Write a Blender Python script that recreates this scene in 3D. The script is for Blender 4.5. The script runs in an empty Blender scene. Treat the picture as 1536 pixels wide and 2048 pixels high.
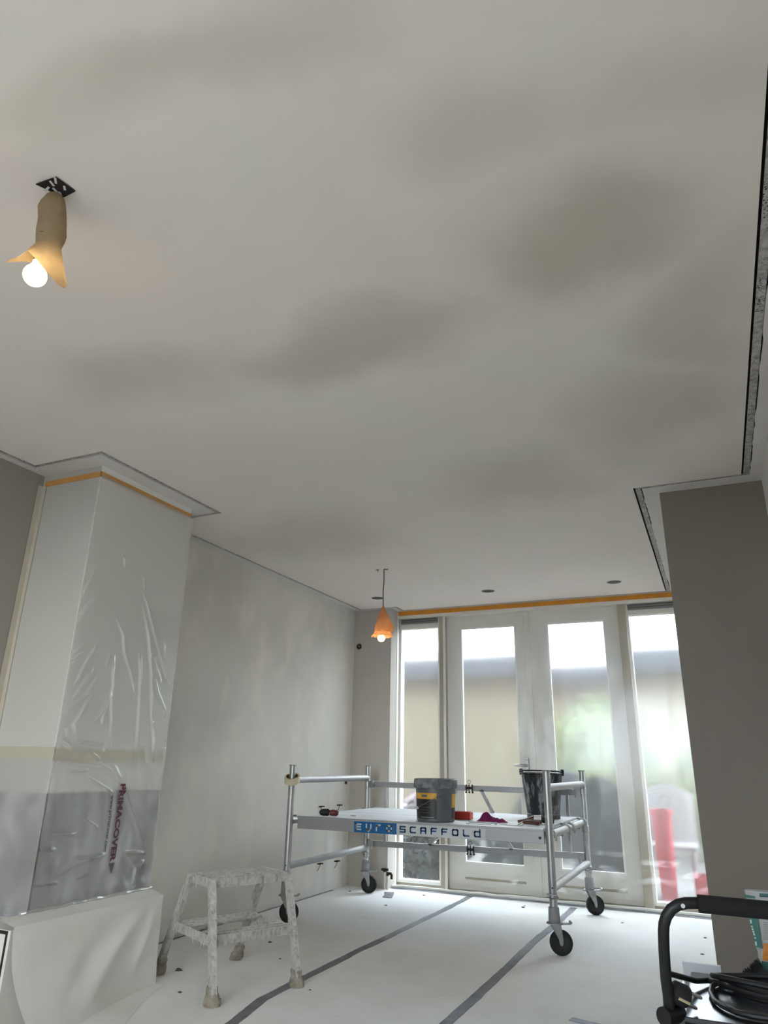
import bpy, bmesh, math, random
import numpy as np
from mathutils import Vector, Matrix, noise

random.seed(7)
C = bpy.context.scene.collection
SC = bpy.context.scene
PI = math.pi

# ------------------------------------------------------------------ camera (calibrated on the room's edges)
F_PX = 1399.47
YAW, PITCH, ROLL = 0.43181, 0.34504, 0.02022   # refined below by exact axes
AX_R = Vector((0.9106, 0.4128, 0.0190))
AX_U = Vector((0.1233, -0.3151, 0.9410))
AX_F = Vector((-0.3944, 0.8546, 0.3379))
AX_F.normalize(); AX_R = (AX_R - AX_F * AX_R.dot(AX_F)).normalized(); AX_U = AX_R.cross(AX_F).normalized()
CAM = Vector((0, 0, 1.09))
cd = bpy.data.cameras.new('camera'); cam = bpy.data.objects.new('camera', cd); C.objects.link(cam)
m = Matrix((AX_R, AX_U, -AX_F)).transposed().to_4x4(); m.translation = CAM
cam.matrix_world = m
cd.sensor_fit = 'HORIZONTAL'; cd.sensor_width = 36.0; cd.lens = F_PX / 1536 * 36.0
cd.clip_start = 0.02; cd.clip_end = 300
SC.camera = cam

def ray(u, v): return AX_R * ((u - 768) / F_PX) - AX_U * ((v - 1024) / F_PX) + AX_F
def atZ(u, v, z): k = ray(u, v); return CAM + k * ((z - CAM.z) / k.z)
def atY(u, v, y): k = ray(u, v); return CAM + k * (y / k.y)
def atX(u, v, x): k = ray(u, v); return CAM + k * (x / k.x)
def atD(u, v, d): return CAM + ray(u, v) * d

# ------------------------------------------------------------------ world, light, exposure
SKY = 8.1
w = bpy.data.worlds.new('sky'); SC.world = w; w.use_nodes = True
nt = w.node_tree; nt.nodes.clear()
def wn(t, **k):
    n = nt.nodes.new(t)
    for a, b in k.items(): setattr(n, a, b)
    return n
o = wn('ShaderNodeOutputWorld'); bg = wn('ShaderNodeBackground'); tc = wn('ShaderNodeTexCoord')
mp = wn('ShaderNodeMapping'); mp.inputs['Scale'].default_value = (1.2, 1.2, 3.2)
nz = wn('ShaderNodeTexNoise'); nz.inputs['Scale'].default_value = 2.3; nz.inputs['Detail'].default_value = 5
cr = wn('ShaderNodeValToRGB'); cr.color_ramp.elements[0].position = 0.38; cr.color_ramp.elements[1].position = 0.56
cr.color_ramp.elements[0].color = (0.50, 0.66, 0.92, 1); cr.color_ramp.elements[1].color = (1, 1, 1, 1)
nt.links.new(tc.outputs['Generated'], mp.inputs['Vector']); nt.links.new(mp.outputs[0], nz.inputs['Vector'])
nt.links.new(nz.outputs[0], cr.inputs[0]); nt.links.new(cr.outputs[0], bg.inputs[0]); nt.links.new(bg.outputs[0], o.inputs[0])
# even, bright broken overcast
bg.inputs[1].default_value = SKY
def portal(name, loc, sx, sy, d):
    L = bpy.data.lights.new(name, 'AREA'); L.shape = 'RECTANGLE'; L.size = sx; L.size_y = sy; L.cycles.is_portal = True
    b = bpy.data.objects.new(name, L); C.objects.link(b); b.location = loc
    b.rotation_euler = Vector(d).to_track_quat('-Z', 'Y').to_euler()
portal('door_daylight_portal', (-1.54, 7.0, 1.28), 2.85, 2.6, (0, -1, 0))
portal('fill_window_daylight_portal', (-1.5, -2.78, 1.7), 2.9, 1.5, (0, 1, 0))
vs = SC.view_settings; vs.view_transform = 'Standard'; vs.look = 'None'; vs.exposure = 1.27; vs.gamma = 1.0; vs.use_curve_mapping = False
SC.cycles.use_denoising = True
SC.cycles.max_bounces = 11; SC.cycles.diffuse_bounces = 6; SC.cycles.glossy_bounces = 4
SC.cycles.use_adaptive_sampling = True; SC.cycles.adaptive_threshold = 0.04
SC.cycles.transmission_bounces = 8; SC.cycles.transparent_max_bounces = 16; SC.cycles.sample_clamp_indirect = 8.0
SC.cycles.caustics_reflective = False; SC.cycles.caustics_refractive = True

# ------------------------------------------------------------------ materials
def lin(c):
    def f(x): x /= 255.0; return x / 12.92 if x <= 0.04045 else ((x + 0.055) / 1.055) ** 2.4
    return (f(c[0]), f(c[1]), f(c[2]), 1)
class NT:
    def __init__(s, name):
        s.m = bpy.data.materials.new(name); s.m.use_nodes = True; s.t = s.m.node_tree; s.t.nodes.clear()
        s.out = s.n('ShaderNodeOutputMaterial'); s.tc = s.n('ShaderNodeTexCoord')
    def n(s, t, **k):
        a = s.t.nodes.new(t)
        for x, y in k.items(): setattr(a, x, y)
        return a
    def l(s, a, b): s.t.links.new(a, b)
    def noise(s, scale, detail=4, rough=0.55, sc=(1, 1, 1), rot=(0, 0, 0), loc=(0, 0, 0)):
        mp = s.n('ShaderNodeMapping'); mp.inputs['Scale'].default_value = sc; mp.inputs['Rotation'].default_value = rot; mp.inputs['Location'].default_value = loc
        s.l(s.tc.outputs['Object'], mp.inputs[0])
        a = s.n('ShaderNodeTexNoise'); a.inputs['Scale'].default_value = scale; a.inputs['Detail'].default_value = detail; a.inputs['Roughness'].default_value = rough
        s.l(mp.outputs[0], a.inputs['Vector']); return a.outputs[0]
    def ramp(s, v, stops):
        r = s.n('ShaderNodeValToRGB'); e = r.color_ramp.elements
        while len(e) < len(stops): e.new(0.5)
        for i, (p, c) in enumerate(stops): e[i].position = p; e[i].color = c
        s.l(v, r.inputs[0]); return r.outputs[0]
    def mix(s, f, a, b, mode='MIX'):
        x = s.n('ShaderNodeMix', data_type='RGBA', blend_type=mode)
        if hasattr(f, 'default_value'): s.l(f, x.inputs[0])
        else: x.inputs[0].default_value = f
        for k, v in ((6, a), (7, b)):
            if hasattr(v, 'default_value'): s.l(v, x.inputs[k])
            else: x.inputs[k].default_value = v
        return x.outputs[2]
    def math(s, op, a, b=0.0):
        x = s.n('ShaderNodeMath', operation=op)
        for k, v in ((0, a), (1, b)):
            if hasattr(v, 'default_value'): s.l(v, x.inputs[k])
            else: x.inputs[k].default_value = v
        return x.outputs[0]
    def bump(s, v, strength, dist=0.01):
        b = s.n('ShaderNodeBump'); b.inputs['Strength'].default_value = strength; b.inputs['Distance'].default_value = dist
        s.l(v, b.inputs['Height']); return b.outputs[0]
    def pbr(s, col, rough=0.6, metal=0.0, bump=None, spec=0.5, **k):
        p = s.n('ShaderNodeBsdfPrincipled')
        for key, v in (('Base Color', col), ('Roughness', rough), ('Metallic', metal), ('Specular IOR Level', spec)):
            if hasattr(v, 'default_value'): s.l(v, p.inputs[key])
            else: p.inputs[key].default_value = v
        for key, v in k.items(): p.inputs[key].default_value = v
        if bump is not None: s.l(bump, p.inputs['Normal'])
        s.l(p.outputs[0], s.out.inputs[0]); return p
MAT = {}
def simple(name, c, rough=0.6, metal=0.0, var=0.0, scale=8, bump=0.0, spec=0.5, **k):
    t = NT(name); col = lin(c)
    if var > 0:
        d = tuple(x * (1 - var) for x in col[:3]) + (1,); b = tuple(min(1, x * (1 + var)) for x in col[:3]) + (1,)
        nzv = t.noise(scale)
        cc = t.ramp(nzv, [(0.3, d), (0.7, b)])
    else: cc = col
    bm = t.bump(t.noise(scale * 6), bump) if bump else None
    t.pbr(cc, rough, metal, bm, spec, **k); MAT[name] = t.m; return t.m

HC = 2.6135
# ceiling: drying plaster, darker damp clouds with a shape of their own
t = NT('plaster_ceiling')
big = t.noise(0.55, 4, 0.5, loc=(3.1, 1.7, 0)); mid = t.noise(1.6, 5, 0.55, sc=(1, 0.8, 1), loc=(7, 2, 0)); fine = t.noise(9, 3, 0.5, sc=(1, 3, 1))
damp = None
warp = t.n('ShaderNodeTexNoise'); warp.inputs['Scale'].default_value = 1.3; warp.inputs['Detail'].default_value = 4; t.l(t.tc.outputs['Object'], warp.inputs['Vector'])
wv = t.n('ShaderNodeVectorMath', operation='SUBTRACT'); t.l(warp.outputs[1], wv.inputs[0]); wv.inputs[1].default_value = (0.5, 0.5, 0.5)
ws = t.n('ShaderNodeVectorMath', operation='SCALE'); t.l(wv.outputs[0], ws.inputs[0]); ws.inputs['Scale'].default_value = 0.7
wa = t.n('ShaderNodeVectorMath', operation='ADD'); t.l(t.tc.outputs['Object'], wa.inputs[0]); t.l(ws.outputs[0], wa.inputs[1])
for (u, v, rx, ry, amp) in [(1130, 500, .36, .30, .95), (950, 230, .30, .18, .45), (720, 690, .50, .20, .75), (430, 100, .5, .12, .5), (300, 760, .5, .25, .5),
                            (1380, 640, .25, .5, .6), (1280, 830, .35, .5, .6), (1030, 960, .45, .45, .5), (620, 1080, .6, .5, .5), (150, 180, .3, .1, .3), (1300, 180, .3, .15, .3)]:
    p = atZ(u, v, HC)
    mpn = t.n('ShaderNodeMapping'); mpn.inputs['Location'].default_value = (-p.x / rx, -p.y / ry, -HC); mpn.inputs['Scale'].default_value = (1 / rx, 1 / ry, 1)
    t.l(wa.outputs[0], mpn.inputs[0])
    ln = t.n('ShaderNodeVectorMath', operation='LENGTH'); t.l(mpn.outputs[0], ln.inputs[0])
    mr = t.n('ShaderNodeMapRange', interpolation_type='SMOOTHSTEP'); mr.inputs[1].default_value = 0.25; mr.inputs[2].default_value = 1.5; mr.inputs[3].default_value = amp; mr.inputs[4].default_value = 0
    t.l(ln.outputs['Value'], mr.inputs[0])
    damp = mr.outputs[0] if damp is None else t.math('MAXIMUM', damp, mr.outputs[0])
base = t.ramp(big, [(0.35, lin((228, 219, 211))), (0.65, lin((238, 228, 222)))])
base = t.mix(t.ramp(mid, [(0.42, (0, 0, 0, 1)), (0.68, (.55, .55, .55, 1))]), base, lin((226, 227, 215)))
wet = t.mix(t.math('MULTIPLY', damp, t.math('ADD', t.math('MULTIPLY', mid, 0.5), 0.55)), base, lin((182, 173, 160)))
t.pbr(wet, t.math('SUBTRACT', 0.85, t.math('MULTIPLY', fine, 0.2)), 0, t.bump(fine, 0.06), 0.25); MAT['plaster_ceiling'] = t.m

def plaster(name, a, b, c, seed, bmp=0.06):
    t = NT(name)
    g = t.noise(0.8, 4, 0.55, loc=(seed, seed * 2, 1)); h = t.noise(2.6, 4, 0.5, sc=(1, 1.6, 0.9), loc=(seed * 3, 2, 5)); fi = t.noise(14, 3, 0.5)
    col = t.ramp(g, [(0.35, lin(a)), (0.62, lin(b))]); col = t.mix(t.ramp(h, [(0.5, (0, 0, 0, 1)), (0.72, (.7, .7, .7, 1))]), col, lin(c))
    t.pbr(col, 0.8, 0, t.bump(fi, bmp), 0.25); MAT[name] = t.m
plaster('plaster_left', (206, 202, 196), (222, 219, 212), (230, 223, 212), 2.0)
plaster('plaster_dark', (126, 118, 108), (136, 128, 117), (130, 125, 114), 5.0)  # darker, browner plaster tone for the pier front
plaster('chimney_front_shaded', (184, 182, 175), (194, 192, 185), (188, 188, 180), 17.0, 0.03)  # duller tone with the front face's shade put into the colour
plaster('plaster_midtone', (152, 146, 139), (162, 156, 149), (157, 153, 145), 19.0)  # mid grey tone, darker than the rest of the left wall
plaster('plaster_niche', (186, 180, 173), (196, 190, 182), (190, 188, 180), 8.0)
plaster('plaster_border', (214, 208, 204), (224, 219, 215), (218, 216, 210), 11.0, 0.15)
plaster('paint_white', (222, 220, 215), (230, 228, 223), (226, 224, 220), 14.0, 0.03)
simple('slab_dark', (60, 56, 52), 0.9)
# protective fleece on the floor
t = NT('floor_fleece')
g = t.noise(1.2, 5, 0.6); d = t.noise(6, 6, 0.65, loc=(4, 4, 4)); fb = t.noise(220, 2, 0.5)
col = t.ramp(g, [(0.3, lin((226, 223, 217))), (0.6, lin((237, 236, 234)))])
col = t.mix(t.ramp(d, [(0.62, (0, 0, 0, 1)), (0.8, (.35, .35, .35, 1))]), col, lin((170, 166, 158)))
t.pbr(col, 0.92, 0, t.bump(fb, 0.12, 0.002), 0.2); MAT['floor_fleece'] = t.m
t = NT('drape_fleece'); g = t.noise(2.0, 4); fb = t.noise(200, 2)
t.pbr(t.ramp(g, [(0.3, lin((218, 216, 208))), (0.65, lin((232, 231, 226)))]), 0.9, 0, t.bump(fb, 0.1, 0.002), 0.2); MAT['drape_fleece'] = t.m
simple('frame_paint', (228, 224, 216), 0.45, var=0.04, scale=3)
simple('frame_beige', (176, 166, 146), 0.55, var=0.06, scale=5)
simple('bead_white', (235, 234, 230), 0.4)
simple('orange_tape', (214, 140, 34), 0.5, var=0.12, scale=9)
simple('orange_tape_pale', (206, 150, 84), 0.6, var=0.12, scale=9)
simple('cream_tape', (200, 188, 160), 0.6, var=0.08, scale=10)
simple('duct_tape', (112, 112, 118), 0.45, var=0.22, scale=14, bump=0.25)
simple('dark_seam', (40, 38, 36), 0.8)
simple('grey_vent', (118, 116, 114), 0.5, var=0.08)
# aluminium, dusted with plaster
t = NT('aluminium'); sc_ = t.noise(30, 4, 0.6, sc=(1, 1, 0.15)); du = t.noise(7, 5, 0.6)
col = t.ramp(sc_, [(0.3, lin((150, 150, 150))), (0.7, lin((188, 188, 190)))])
dm = t.ramp(du, [(0.56, (0, 0, 0, 1)), (0.68, (1, 1, 1, 1))])
col = t.mix(t.math('MULTIPLY', dm, 0.5), col, lin((205, 205, 205)))
p = t.pbr(col, 0.38, 0.75, t.bump(sc_, 0.04)); t.l(t.math('SUBTRACT', 0.8, t.math('MULTIPLY', dm, 0.5)), p.inputs['Metallic']); MAT['aluminium'] = t.m
t = NT('alu_dusty'); du = t.noise(9, 5, 0.6, sc=(1, 1, 2))
geo = t.n('ShaderNodeNewGeometry'); sx = t.n('ShaderNodeSeparateXYZ'); t.l(geo.outputs['Normal'], sx.inputs[0])
up = t.math('MULTIPLY', t.math('MAXIMUM', sx.outputs[2], 0.0), t.math('ADD', t.math('MULTIPLY', du, 1.2), 0.45))
upc = t.math('MINIMUM', up, 1.0)
p = t.pbr(t.mix(upc, lin((156, 156, 157)), lin((222, 222, 222))), 0.5, 0.6, t.bump(du, 0.15)); t.l(t.math('MULTIPLY', t.math('SUBTRACT', 1.0, upc), 0.65), p.inputs['Metallic']); MAT['alu_dusty'] = t.m
simple('galvanised', (146, 148, 148), 0.45, 0.75, var=0.2, scale=25)
simple('grey_plastic', (136, 136, 138), 0.5, var=0.1, scale=20)
simple('tyre', (26, 27, 30), 0.75, var=0.15, scale=30)
simple('tyre_side', (70, 72, 74), 0.7)
simple('hub_black', (22, 22, 24), 0.55)
t = NT('deck_ply'); g = t.noise(4, 5, 0.6, sc=(0.5, 2, 1)); col = t.ramp(g, [(0.3, lin((206, 208, 212))), (0.65, lin((228, 229, 232)))])
t.pbr(col, 0.7, 0, t.bump(g, 0.05)); MAT['deck_ply'] = t.m
simple('sticker_blue', (12, 92, 148), 0.35); simple('letter_blue', (8, 72, 116), 0.35); simple('sticker_white', (196, 198, 198), 0.35, var=0.04)
# plaster crusted stool
t = NT('crusted'); g = t.noise(46, 6, 0.7, sc=(1, 1, 0.5)); h = t.noise(60, 4, 0.6)
col = t.ramp(g, [(0.30, lin((134, 130, 122))), (0.43, lin((178, 175, 168))), (0.58, lin((208, 206, 201)))])
gn = t.n('ShaderNodeNewGeometry'); sz = t.n('ShaderNodeSeparateXYZ'); t.l(gn.outputs['True Normal'], sz.inputs[0])
col = t.mix(t.ramp(sz.outputs[2], [(0.25, (0, 0, 0, 1)), (0.7, (.85, .85, .85, 1))]), t.mix(0.25, col, lin((140, 137, 130))), lin((232, 231, 228)))
t.pbr(col, 0.8, 0, t.bump(t.math('ADD', g, t.math('MULTIPLY', h, 0.5)), 0.9, 0.006), 0.3); MAT['crusted'] = t.m
t = NT('foot_wrap'); g = t.noise(22, 5, 0.6); t.pbr(t.ramp(g, [(0.3, lin((110, 100, 86))), (0.65, lin((168, 160, 146)))]), 0.85, 0, t.bump(g, 0.9, 0.006)); MAT['foot_wrap'] = t.m
# buckets
simple('bucket_grey', (88, 91, 96), 0.42, var=0.08, scale=6)
t = NT('lid_dusty'); g = t.noise(14, 5, 0.6); t.pbr(t.ramp(g, [(0.4, lin((86, 88, 92))), (0.66, lin((150, 150, 154)))]), 0.55); MAT['lid_dusty'] = t.m
simple('label_yellow', (214, 160, 38), 0.45); simple('label_black', (26, 26, 27), 0.4); simple('label_grey', (150, 150, 150), 0.5)
t = NT('bucket_black'); g = t.noise(11, 6, 0.68, sc=(1.6, 1.6, 0.55)); t.pbr(t.ramp(g, [(0.51, lin((22, 23, 27))), (0.63, lin((136, 138, 144)))]), t.ramp(g, [(0.5, (.35, .35, .35, 1)), (0.7, (.85, .85, .85, 1))])); MAT['bucket_black'] = t.m
simple('wire_steel', (150, 150, 150), 0.35, 0.8); simple('white_plastic', (220, 220, 216), 0.4)
simple('sponge_red', (170, 50, 40), 0.8, var=0.15, scale=40, bump=0.4); simple('sponge_edge', (226, 120, 108), 0.85)
simple('cloth_purple', (112, 16, 74), 0.9, var=0.25, scale=25, bump=0.3)
simple('wood_handle', (78, 44, 30), 0.5, var=0.3, scale=18); simple('steel', (170, 168, 166), 0.3, 0.9, var=0.1, scale=30)
simple('black_rubber', (24, 24, 26), 0.6); simple('red_plastic', (104, 44, 42), 0.45)
simple('tape_roll', (206, 198, 170), 0.6); simple('cardboard', (110, 84, 56), 0.8)
simple('machine_black', (14, 14, 15), 0.5, var=0.1)
simple('machine_gloss', (34, 36, 40), 0.2, spec=0.8); simple('foam_black', (12, 12, 13), 0.9); simple('cable_black', (24, 24, 26), 0.45); simple('brass', (206, 196, 160), 0.3, 0.7)
simple('panel_grey', (186, 188, 190), 0.4)
simple('bag_white', (178, 178, 174), 0.7, var=0.06, scale=12, bump=0.15); simple('bag_teal', (62, 112, 106), 0.65, var=0.06, scale=12); simple('bag_navy', (26, 52, 60), 0.65); simple('bag_orange', (200, 122, 30), 0.65, var=0.25, scale=30); simple('bag_print', (198, 212, 206), 0.65); simple('bag_text', (140, 140, 138), 0.7)
simple('bristle', (40, 38, 38), 0.9, var=0.3, scale=60)
simple('socket_dark', (48, 38, 26), 0.7, var=0.3, scale=30); simple('socket_cream', (170, 150, 120), 0.6)
simple('valve_dark', (44, 36, 30), 0.5, 0.4); simple('pipe_white', (214, 210, 202), 0.4)
simple('print_red', (96, 54, 68), 0.6); simple('print_dark', (58, 55, 58), 0.6); simple('print_grey', (96, 96, 98), 0.6)
simple('cavity_grey', (96, 92, 88), 0.8); simple('corner_tape', (188, 180, 166), 0.6, var=0.05); simple('debris', (92, 84, 74), 0.9)
simple('box_black', (34, 26, 26), 0.7, var=0.2, scale=40); simple('paper_scrap', (206, 204, 204), 0.8)
simple('cord_brown', (70, 64, 56), 0.6)
# fireplace stone behind the plastic
t = NT('fire_stone'); g = t.noise(3.2, 5, 0.6, sc=(1, 2.4, 0.7)); t.pbr(t.ramp(g, [(0.32, lin((92, 92, 92))), (0.52, lin((146, 146, 148))), (0.68, lin((200, 200, 202)))]), 0.6); MAT['fire_stone'] = t.m
# paper wraps (thin, lets lamp light through)
def paper(name, a, b):
    t = NT(name); g = t.noise(14, 4, 0.6); col = t.ramp(g, [(0.3, lin(a)), (0.7, lin(b))])
    d = t.n('ShaderNodeBsdfDiffuse'); tr = t.n('ShaderNodeBsdfTranslucent'); mx = t.n('ShaderNodeMixShader'); mx.inputs[0].default_value = 0.4
    t.l(col, d.inputs[0]); t.l(col, tr.inputs[0]); t.l(d.outputs[0], mx.inputs[1]); t.l(tr.outputs[0], mx.inputs[2]); t.l(mx.outputs[0], t.out.inputs[0]); MAT[name] = t.m
paper('kraft_paper', (166, 148, 120), (184, 166, 136)); paper('peach_paper', (206, 150, 106), (222, 172, 128))
t = NT('bulb_glow'); e = t.n('ShaderNodeEmission'); e.inputs[0].default_value = (1, 0.70, 0.36, 1); e.inputs[1].default_value = 7.0; t.l(e.outputs[0], t.out.inputs[0]); MAT['bulb_glow'] = t.m
# clear glass
t = NT('glass'); a = t.n('ShaderNodeBsdfTransparent'); a.inputs[0].default_value = (.93, .95, .94, 1); g = t.n('ShaderNodeBsdfGlossy'); g.inputs['Roughness'].default_value = 0.02
fr = t.n('ShaderNodeLayerWeight'); fr.inputs[0].default_value = 0.5; mx = t.n('ShaderNodeMixShader'); t.l(t.math('ADD', t.math('MULTIPLY', t.math('POWER', fr.outputs['Facing'], 5.0), 0.6), 0.035), mx.inputs[0]); t.l(a.outputs[0], mx.inputs[1]); t.l(g.outputs[0], mx.inputs[2]); t.l(mx.outputs[0], t.out.inputs[0]); MAT['glass'] = t.m
# protective plastic films: part clear, part blurring, part milky; tint dims what passes
def film(name, clear, blur, milky, gloss, rough=0.4, ior=1.12, tint=1.0, grough=.22):
    t = NT(name)
    T = t.n('ShaderNodeBsdfTransparent'); T.inputs[0].default_value = (.97 * tint, .97 * tint, .96 * tint, 1)
    B = t.n('ShaderNodeBsdfRefraction'); B.inputs['Roughness'].default_value = rough; B.inputs['IOR'].default_value = ior; B.inputs[0].default_value = (.96 * tint, .96 * tint, .95 * tint, 1)
    Mk = t.n('ShaderNodeBsdfTranslucent'); Mk.inputs[0].default_value = (.9, .9, .88, 1)
    Df = t.n('ShaderNodeBsdfDiffuse'); Df.inputs[0].default_value = (.93, .93, .92, 1)
    G = t.n('ShaderNodeBsdfGlossy'); G.inputs['Roughness'].default_value = grough; G.inputs[0].default_value = (.9, .9, .9, 1)
    tot = clear + blur + milky * 2 + gloss
    def mixs(f, a, b):
        x = t.n('ShaderNodeMixShader'); x.inputs[0].default_value = f; t.l(a, x.inputs[1]); t.l(b, x.inputs[2]); return x.outputs[0]
    s = T.outputs[0]; acc = clear
    for sh, wgt in ((B, blur), (Mk, milky), (Df, milky), (G, gloss)):
        if wgt <= 0: continue
        acc += wgt; s = mixs(wgt / acc, s, sh.outputs[0])
    t.l(s, t.out.inputs[0]); MAT[name] = t.m
film('door_film', 0.86, 0.0, 0.03, 0.05)
film('pane_film', 0.16, 0.66, 0.012, 0.02, 0.4, 1.12, tint=.65)  # added tinted pane layer, dims and blurs the garden view
film('sheet_film', 0.58, 0.0, 0.17, 0.16, grough=.13)
# outdoors
simple('house_brick', (128, 92, 76), 0.9, var=0.15, scale=2); simple('patio', (104, 102, 100), 0.85, var=0.15, scale=3); simple('shed_cream', (134, 128, 106), 0.8, var=0.05, scale=1.5); simple('shed_roof', (88, 94, 104), 0.7, var=0.05)
simple('leaf_dark', (34, 44, 32), 0.6, var=0.45, scale=6); simple('leaf_green', (110, 130, 66), 0.6, var=0.35, scale=5); simple('leaf_blue', (74, 84, 96), 0.7, var=0.3, scale=6); simple('petal', (214, 204, 212), 0.7); simple('twig', (70, 58, 46), 0.8)
simple('outdoor_red', (170, 30, 44), 0.5); simple('outdoor_white', (150, 150, 152), 0.5); simple('outdoor_grey', (110, 112, 116), 0.7); simple('post_tan', (196, 184, 150), 0.8)

# ------------------------------------------------------------------ mesh helpers (all built in world metres, then shifted to the thing's base)
class MB:
    def __init__(s): s.v = []; s.f = []
    def add(s, vs, fs):
        b = len(s.v); s.v += [tuple(x) for x in vs]; s.f += [tuple(b + i for i in f) for f in fs]; return s
    def box(s, x0, x1, y0, y1, z0, z1):
        return s.add([(x, y, z) for x in (x0, x1) for y in (y0, y1) for z in (z0, z1)],
                     [(0, 1, 3, 2), (4, 6, 7, 5), (0, 4, 5, 1), (2, 3, 7, 6), (0, 2, 6, 4), (1, 5, 7, 3)])
    def hexa(s, b, t):  # bottom 4 + top 4 corner points, same order
        return s.add(list(b) + list(t), [(3, 2, 1, 0), (4, 5, 6, 7), (0, 1, 5, 4), (1, 2, 6, 5), (2, 3, 7, 6), (3, 0, 4, 7)])
    def tube(s, pts, r, n=12, cap=True, closed=False, sx=1.0):
        pts = [Vector(p) for p in pts]; k = len(pts); rs = r if isinstance(r, (list, tuple)) else [r] * k
        rings = []; nrm = None
        for i, p in enumerate(pts):
            if closed: d = pts[(i + 1) % k] - pts[i - 1]
            else: d = pts[min(i + 1, k - 1)] - pts[max(i - 1, 0)]
            d.normalize()
            if nrm is None:
                nrm = d.orthogonal().normalized()
                if abs(d.z) < 0.9: nrm = (Vector((0, 0, 1)) - d * d.z).normalized()
            else: nrm = (nrm - d * nrm.dot(d)).normalized()
            bi = d.cross(nrm)
            rings.append([p + nrm * (rs[i] * math.cos(2 * PI * j / n)) + bi * (rs[i] * sx * math.sin(2 * PI * j / n)) for j in range(n)])
        vs = [q for R in rings for q in R]; fs = []
        for i in range(k if closed else k - 1):
            a = i * n; b = ((i + 1) % k) * n
            for j in range(n): fs.append((a + j, a + (j + 1) % n, b + (j + 1) % n, b + j))
        if cap and not closed: fs.append(tuple(range(n - 1, -1, -1))); fs.append(tuple((k - 1) * n + j for j in range(n)))
        return s.add(vs, fs)
    def cyl(s, p0, p1, r, n=16, r1=None): return s.tube([p0, p1], [r, r if r1 is None else r1], n)
    def lathe(s, c, prof, n=32, ax=None):
        vs = []; fs = []; c = Vector(c)
        for (r, z) in prof:
            for j in range(n):
                a = 2 * PI * j / n; q = Vector((r * math.cos(a), r * math.sin(a), z))
                if ax is not None: q = ax @ q
                vs.append(c + q)
        for i in range(len(prof) - 1):
            for j in range(n): fs.append((i * n + j, i * n + (j + 1) % n, (i + 1) * n + (j + 1) % n, (i + 1) * n + j))
        return s.add(vs, fs)
    def plate(s, pts, n, th):  # flat polygon extruded by th along n
        n = Vector(n).normalized() * th; k = len(pts); pts = [Vector(p) for p in pts]
        return s.add(pts + [p + n for p in pts], [tuple(range(k - 1, -1, -1)), tuple(range(k, 2 * k))] + [(i, (i + 1) % k, k + (i + 1) % k, k + i) for i in range(k)])
    def grid(s, P):  # P[i][j] points
        a = len(P); b = len(P[0]); return s.add([q for r in P for q in r], [(i * b + j, i * b + j + 1, (i + 1) * b + j + 1, (i + 1) * b + j) for i in range(a - 1) for j in range(b - 1)])
    def bar(s, p0, p1, w, h, up=(0, 0, 1)):
        p0 = Vector(p0); p1 = Vector(p1); d = (p1 - p0).normalized(); u = Vector(up); sd = d.cross(u).normalized() * (w / 2); u2 = sd.cross(d).normalized() * (h / 2)
        return s.hexa([p0 - sd - u2, p0 + sd - u2, p0 + sd + u2, p0 - sd + u2], [p1 - sd - u2, p1 + sd - u2, p1 + sd + u2, p1 - sd + u2])
    def rough(s, p0, p1, w, h, up, seg, amp, seed, taper=1.0):
        p0 = Vector(p0); p1 = Vector(p1); d = (p1 - p0).normalized(); sd = d.cross(Vector(up)).normalized(); u2 = sd.cross(d).normalized(); rings = []
        for i in range(seg + 1):
            t_ = i / seg; c = p0.lerp(p1, t_); kk = 1 + (taper - 1) * t_; ring = []
            for j in range(12):
                a = 2 * PI * (j + .5) / 12; ca, sa = math.cos(a), math.sin(a); m_ = max(abs(ca), abs(sa))
                q = c + sd * (ca / m_ * w / 2 * kk) + u2 * (sa / m_ * h / 2 * kk)
                nn = noise.noise((q + Vector((seed, 0, 0))) * 38) + 0.6 * noise.noise((q + Vector((0, seed, 0))) * 90)
                ring.append(q + (q - c).normalized() * amp * nn)
            rings.append(ring)
        b = len(s.v); s.add([q for r in rings for q in r], [(i * 12 + j, i * 12 + (j + 1) % 12, (i + 1) * 12 + (j + 1) % 12, (i + 1) * 12 + j) for i in range(seg) for j in range(12)] + [tuple(range(11, -1, -1)), tuple(seg * 12 + j for j in range(12))])
        return s
BASE = {}
def obj(name, mb, mat, parent=None, smooth=False, origin=None, bevel=0):
    base = BASE.get(parent.name, Vector()) if parent is not None else Vector(origin or (0, 0, 0))
    me = bpy.data.meshes.new(name); me.from_pydata([tuple(Vector(v) - base) for v in mb.v], [], mb.f); me.update()
    bm = bmesh.new(); bm.from_mesh(me); bmesh.ops.recalc_face_normals(bm, faces=bm.faces); bm.to_mesh(me); bm.free()
    if smooth:
        for p in me.polygons: p.use_smooth = True
        try: me.set_sharp_from_angle(angle=math.radians(38))
        except Exception: pass
    for mm in (mat if isinstance(mat, (list, tuple)) else [mat]): me.materials.append(MAT[mm] if isinstance(mm, str) else mm)
    ob = bpy.data.objects.new(name, me); C.objects.link(ob)
    if bevel:
        b = ob.modifiers.new('edge', 'BEVEL'); b.width = bevel; b.segments = 2; b.limit_method = 'ANGLE'
    if parent is not None: ob.parent = parent
    else: ob.location = base
    BASE[ob.name] = base
    return ob
def tag(ob, label, cat, group=None):
    ob['label'] = label; ob['category'] = cat
    if group: ob['group'] = group
    return ob
def thing(name, base, label, cat, group=None):
    e = bpy.data.objects.new(name, None); C.objects.link(e); e.location = base; e.empty_display_size = 0.1; BASE[e.name] = Vector(base)
    return tag(e, label, cat, group)
def struct(name, mb, mat, parent=None, **k):
    ob = obj(name, mb, mat, parent, **k)
    if parent is None: ob['kind'] = 'structure'
    return ob
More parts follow.
